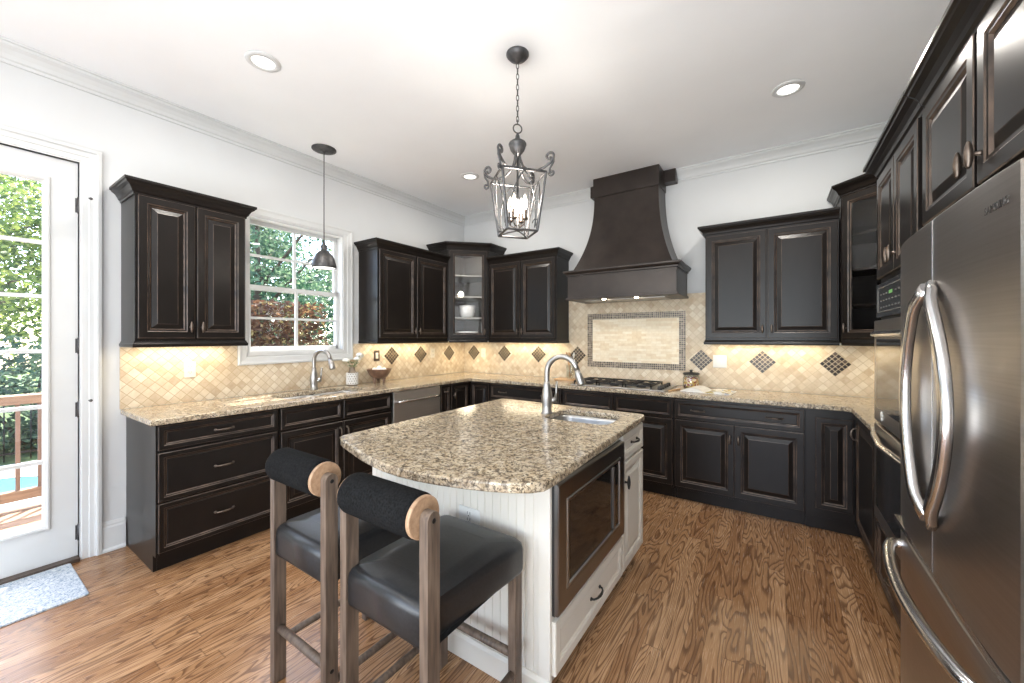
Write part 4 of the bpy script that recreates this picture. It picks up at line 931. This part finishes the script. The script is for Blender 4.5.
# cutting board, crock of spoons
mb = MB(); mb.prism(rrect(0, 0, .24, .17, .02), 0, .018); o = mb.build('cutting_board', 'board', loc=(1.675, -.20, CT), bevel=.003); tag(o, 'wooden cutting board lying on the back counter left of the cooktop', 'cutting board')
cr = thing('utensil_jar', 'clear glass jar on the cutting board left of the cooktop', 'jar', (1.705, -.17, CT + .019))
mb = MB(); mb.lathe([(.001, .004), (.034, .004), (.042, .15), (.045, .15), (.038, 0), (.001, 0)], n=20, caps=False); mb.build('jar_body', 'jarglass', cr)
UT = [('wooden_spoon', 'pale wooden spoon standing in the glass jar, leaning left', -.026, .014, 'spoonwood', .024), ('wooden_spatula', 'pale wooden spatula standing upright in the glass jar', .002, -.016, 'spoonwood', .03), ('serving_spoon', 'white serving spoon standing in the glass jar, leaning right', .024, .002, 'white', .024)]
for nm, lb, dx, dy, mt, wd in UT:
    mb = MB(); b0 = Vector((dx * -.4, dy, .008)); b1 = Vector((dx * 1.6, dy * 1.5, .215)); mb.tube([tuple(b0), tuple(b0.lerp(b1, .6)), tuple(b1)], .0055, 8)
    mb.tube([tuple(b1.lerp(b0, .03)), tuple(b1 + Vector((dx * .12, 0, .02))), tuple(b1 + Vector((dx * .3, 0, .05))), tuple(b1 + Vector((dx * .42, 0, .075)))], [.008, wd * .8, wd, wd * .4], 12, flat=(1, .25))
    o = mb.build(nm, mt, loc=(1.705, -.17, CT + .019)); tag(o, lb, 'utensil')
# sweets jar
jr = thing('cookie_jar', 'glass jar of mixed sweets with a black lid right of the cooktop', 'jar', (2.95, -.115, CT))
mb = MB(); mb.lathe([(.001, .003), (.066, .003), (.069, .02), (.069, .10), (.06, .122), (.063, .122), (.073, .10), (.073, .015), (.068, 0), (.001, 0)], n=28, caps=False); mb.build('jar_body', 'jarglass', jr)
mb = MB(); mb.lathe([(.001, .005), (.064, .005), (.066, .02), (.066, .085), (.05, .10), (.001, .106)], n=24); mb.build('sweets', 'candy', jr)
mb = MB(); mb.lathe([(.072, .123), (.074, .127), (.074, .136), (.06, .142), (.014, .144), (.012, .156), (.017, .164), (.001, .170)], n=28); mb.build('lid', 'black', jr)
# open cookbook
bk = thing('cookbook', 'open cookbook with curled pages lying on the counter right of the cooktop', 'book', (3.125, -.34, CT + .0005), R(-6))
def page(name, s, mat):
    mb = MB(); L0 = []; L1 = []
    for k in range(13):
        u = k / 12; x = s * (.004 + .19 * u); z = .004 + (.034 if s < 0 else .016) * math.sin(math.pi * min(1, u * 1.02)) * (1 - .35 * u); L0.append((x, z)); L1.append((x, .002))
    mb.extr(L0 + L1[::-1], 'y', -.13, .13); return mb.build(name, mat, bk)
page('left_pages', -1, 'paper'); page('right_pages', 1, 'page')
mb = MB(); mb.box(-.20, -.135, 0, .20, .135, .002); mb.build('cover', 'white', bk)
mb = MB(); mb.tube([(-.10, -.02, .006), (.10, .02, .006)], .006, 8); o = mb.build('chopstick', 'board', loc=(2.868, -.45, CT), rot=R(62)); tag(o, 'thin wooden chopstick on the counter between cooktop and cookbook', 'utensil')

# ------------------------------------------------------------------ outside the door and window
mb = MB(); mb.box(-40, -30, -.9, -.16, 30, -.8); struct('ground', mb, 'lawn')
mb = MB()
for k in range(14): mb.box(-.30 - .14 * (k + 1), -6.2, -.20, -.30 - .14 * k - .008, -2.9, -.16)
mb.box(-2.26, -6.2, -.8, -2.2, -2.9, -.2); mb.box(-.30, -6.2, -.8, -.16, -2.9, -.16); struct('deck_floor', mb, 'deckwood')
rl = thing('deck_railing', 'wooden deck railing with brown balusters outside the glass door', 'railing', (-2.06, -4.5, -.16))
mb = MB(); mb.box(-.08, -1.7, .95, .06, 1.6, 1.03); mb.build('top_rail', 'deckwood', rl, bevel=.006)
mb = MB(); mb.box(-.03, -1.7, .08, .03, 1.6, .17); mb.build('bottom_rail', 'deckwood', rl, bevel=.006)
for k in range(24):
    y = -1.58 + .13 * k; mb = MB(); mb.box(-.014, y - .014, .12, .014, y + .014, .97); mb.build('baluster', 'balwood', rl)
for y in (-1.66, 1.56): 
    mb = MB(); mb.box(-.045, y - .045, 0, .045, y + .045, 1.03); mb.build('post', 'deckwood', rl)
mb = MB(); mb.box(-7.2, -9, -.80, -2.3, 1.0, -.77); struct('pool_deck', mb, 'concrete')
pool = thing('swimming_pool', 'turquoise swimming pool beyond the deck railing', 'pool', (-5.5, -4.9, -.77))
pp = [(1.0 * math.cos(a) * (1 + .12 * math.sin(2 * a)), 1.75 * math.sin(a)) for a in [2 * math.pi * k / 40 for k in range(40)]]
mb = MB(); mb.loft([[(x * s, y * s, z) for x, y in pp] for s, z in ((1.0, 0.001), (1.0, .03), (1.06, .03), (1.10, .001))], cap0=False, cap1=False); mb.build('coping', 'concrete', pool)
mb = MB(); mb.prism(pp, .001, .014); mb.build('water', 'poolshell', pool)
fn = thing('pool_fence', 'thin black metal fence at the far side of the pool', 'fence', (-7.6, -4.5, -.8))
mb = MB()
for k in range(40): mb.tube([(0, -3 + .15 * k, .0), (0, -3 + .15 * k, 1.15)], .010, 5)
mb.build('pickets', 'iron', fn)
mb = MB(); mb.box(-.015, -3.1, 1.08, .015, 3, 1.11); mb.box(-.015, -3.1, .12, .015, 3, .15); mb.build('rails', 'iron', fn)
def leaves(n, gen, size, rnd):
    mb = MB(); vs_ = []; fs = []
    for k in range(n):
        p = gen(rnd); s = size * rnd.uniform(.6, 1.3); a = Vector((rnd.gauss(0, 1), rnd.gauss(0, 1), rnd.gauss(0, 1) * .6)).normalized(); b = a.cross(Vector((rnd.gauss(0, 1), rnd.gauss(0, 1), rnd.gauss(0, 1)))).normalized()
        i = len(mb.v); mb.v += [tuple(p - a * s), tuple(p + b * s * .45 + a * s * .1), tuple(p + a * s), tuple(p - b * s * .45 + a * s * .1)]; mb.f.append((i, i + 1, i + 2, i + 3)); mb.m.append(0); mb.s.append(False)
    return mb
def tree_proto(seed, hgt, rad, mat, n, size, low=1.0, label='', group=None):
    rnd = random.Random(seed); rt = thing('leafy_tree', label, 'tree', (0, 0, -.8), 0, group)
    cl = [(Vector((rnd.uniform(-1, 1) * rad * .7, rnd.uniform(-1, 1) * rad * .7, rnd.uniform(low, hgt))), rnd.uniform(.35, .6) * rad) for _ in range(22)]
    def gen(r):
        c, q = cl[r.randrange(len(cl))]; d = Vector((r.gauss(0, 1), r.gauss(0, 1), r.gauss(0, 1))).normalized() * q * r.random() ** .4; return c + d
    leaves(n, gen, size, rnd).build('foliage', mat, rt)
    mb = MB(); mb.tube([(0, 0, 0), (.05, .03, hgt * .3), (-.05, .08, hgt * .6), (.03, 0, hgt * .9)], [.16, .12, .08, .03], 10)
    for c, q in cl[:10]: mb.tube([(0, .04, min(c.z * .6, hgt * .7)), tuple(c * .6 + Vector((0, 0, c.z * .35))), tuple(c)], [.05, .03, .012], 6)
    mb.build('trunk', 'bark', rt); return rt
GD = 'trees seen through the glass door'; GW = 'trees seen through the kitchen window'
LD = ['sunlit yellow-green tree seen through the upper panes of the glass door', 'green tree farther back behind the pool, seen through the glass door']
td = tree_proto(3, 6.5, 2.3, 'leaf', 16000, .075, .4, LD[0], GD)
td.location = (-10.6, -3.9, -.8)
c = copy_tree(td); c.location = (-12.0, -8.3, -.8); c.rotation_euler[2] = 2.1; c['label'] = LD[1]
c = copy_tree(td); c.location = (-19.0, -4.2, -.8); c.rotation_euler[2] = 4.0; c.scale = (1.3, 1.3, 1.2); c['label'] = LD[1]
tg = tree_proto(11, 6.8, 2.5, 'leafd', 20000, .075, .5, 'deep green tree straight behind the window above the copper hedge', GW)
tg.location = (-8.4, .9, -.8)
for x, y, r_, l in ((-8.0, 6.0, 1.3, 'deep green tree at the right side of the kitchen window view'), (-13.4, 3.4, 2.6, 'deep green tree farther back behind the window hedge'), (-14.4, 10.2, .4, 'deep green tree farther back behind the window hedge')):
    c = copy_tree(tg); c.location = (x, y, -.8); c.rotation_euler[2] = r_; c['label'] = l
rnd = random.Random(5)
hg = thing('garden_hedge', 'reddish brown leafy hedge outside the lower window panes', 'hedge', (-5.0, -.7, -.8))
def hgen(r): 
    p = Vector((r.uniform(-.3, .3), r.uniform(-1.5, 1.5), r.uniform(0, 2.93))); p.x = (abs(p.x) ** .5) * .55 * (1 if p.x > 0 else -1); return p
leaves(12000, hgen, .06, rnd).build('foliage', 'leafb', hg)
mb = MB()
for k in range(6): mb.tube([(0, -1.2 + .48 * k, 0), (.03, -1.2 + .48 * k, 1.2), (0, -1.15 + .48 * k, 2.4)], [.03, .022, .01], 6)
mb.build('stems', 'bark', hg)
sb = thing('garden_shrub', 'bright green shrub at the right end of the copper hedge', 'shrub', (-4.5, 1.75, -.8)); cs_ = [(Vector((rnd.uniform(-.3, .3), rnd.uniform(-.3, .35), rnd.uniform(.4, 2.1))), .35) for _ in range(12)]
def sgen(r):
    c, q = cs_[r.randrange(12)]; return c + Vector((r.gauss(0, 1), r.gauss(0, 1), r.gauss(0, 1))).normalized() * q * r.random() ** .4
leaves(2500, sgen, .07, rnd).build('foliage', 'leaf', sb)
mb = MB(); mb.tube([(0, 0, 0), (.03, 0, .9), (0, .03, 1.8)], [.04, .03, .01], 6); mb.build('stem', 'bark', sb)

ub = thing('undergrowth_bush', 'dark green bush under the trees behind the pool, at the fence', 'bush', (-8.6, -3.1, -.8), 0, 'bushes behind the pool fence')
cs2 = [(Vector((rnd.uniform(-.5, .5), rnd.uniform(-1.1, 1.1), rnd.uniform(.2, 1.9))), .5) for _ in range(16)]
def ugen(r):
    c, q = cs2[r.randrange(16)]; return c + Vector((r.gauss(0, 1), r.gauss(0, 1), r.gauss(0, 1))).normalized() * q * r.random() ** .4
leaves(5000, ugen, .07, rnd).build('foliage', 'leafd', ub)
mb = MB(); mb.tube([(0, 0, 0), (.05, .1, .8), (0, .2, 1.7)], [.05, .03, .01], 6); mb.tube([(0, 0, 0), (.0, -.4, .8), (0, -.7, 1.5)], [.04, .03, .01], 6); mb.build('stem', 'bark', ub)
for x, y, rz in ((-8.7, -6.1, 1.8), (-8.8, -9.0, 1.4)):
    c = copy_tree(ub); c.location = (x, y, -.8); c.rotation_euler[2] = rz; c['label'] = 'dark green bush at the left edge behind the pool fence'

sc_ = thing('evergreen_screen', 'tall dark evergreen screen closing the view far behind the copper hedge', 'hedge', (-20.5, 6.5, -.8), R(-30))
def egen(r): return Vector((r.uniform(-.5, .5), r.uniform(-9, 9), 6.2 * r.random() ** .8))
leaves(16000, egen, .17, rnd).build('foliage', 'leafd', sc_)
mb = MB()
for k in range(9): mb.tube([(0, -8 + 2 * k, 0), (.05, -8 + 2 * k, 2.4), (0, -8 + 2 * k, 5.0)], [.09, .06, .02], 6)
mb.build('stems', 'bark', sc_)
c = copy_tree(sb); c.location = (-4.5, 3.3, -.8); c.rotation_euler[2] = 2.0; c.scale = (1.25, 1.25, 1.3); c['label'] = 'bright green shrub farther right, behind the shrub at the hedge end'
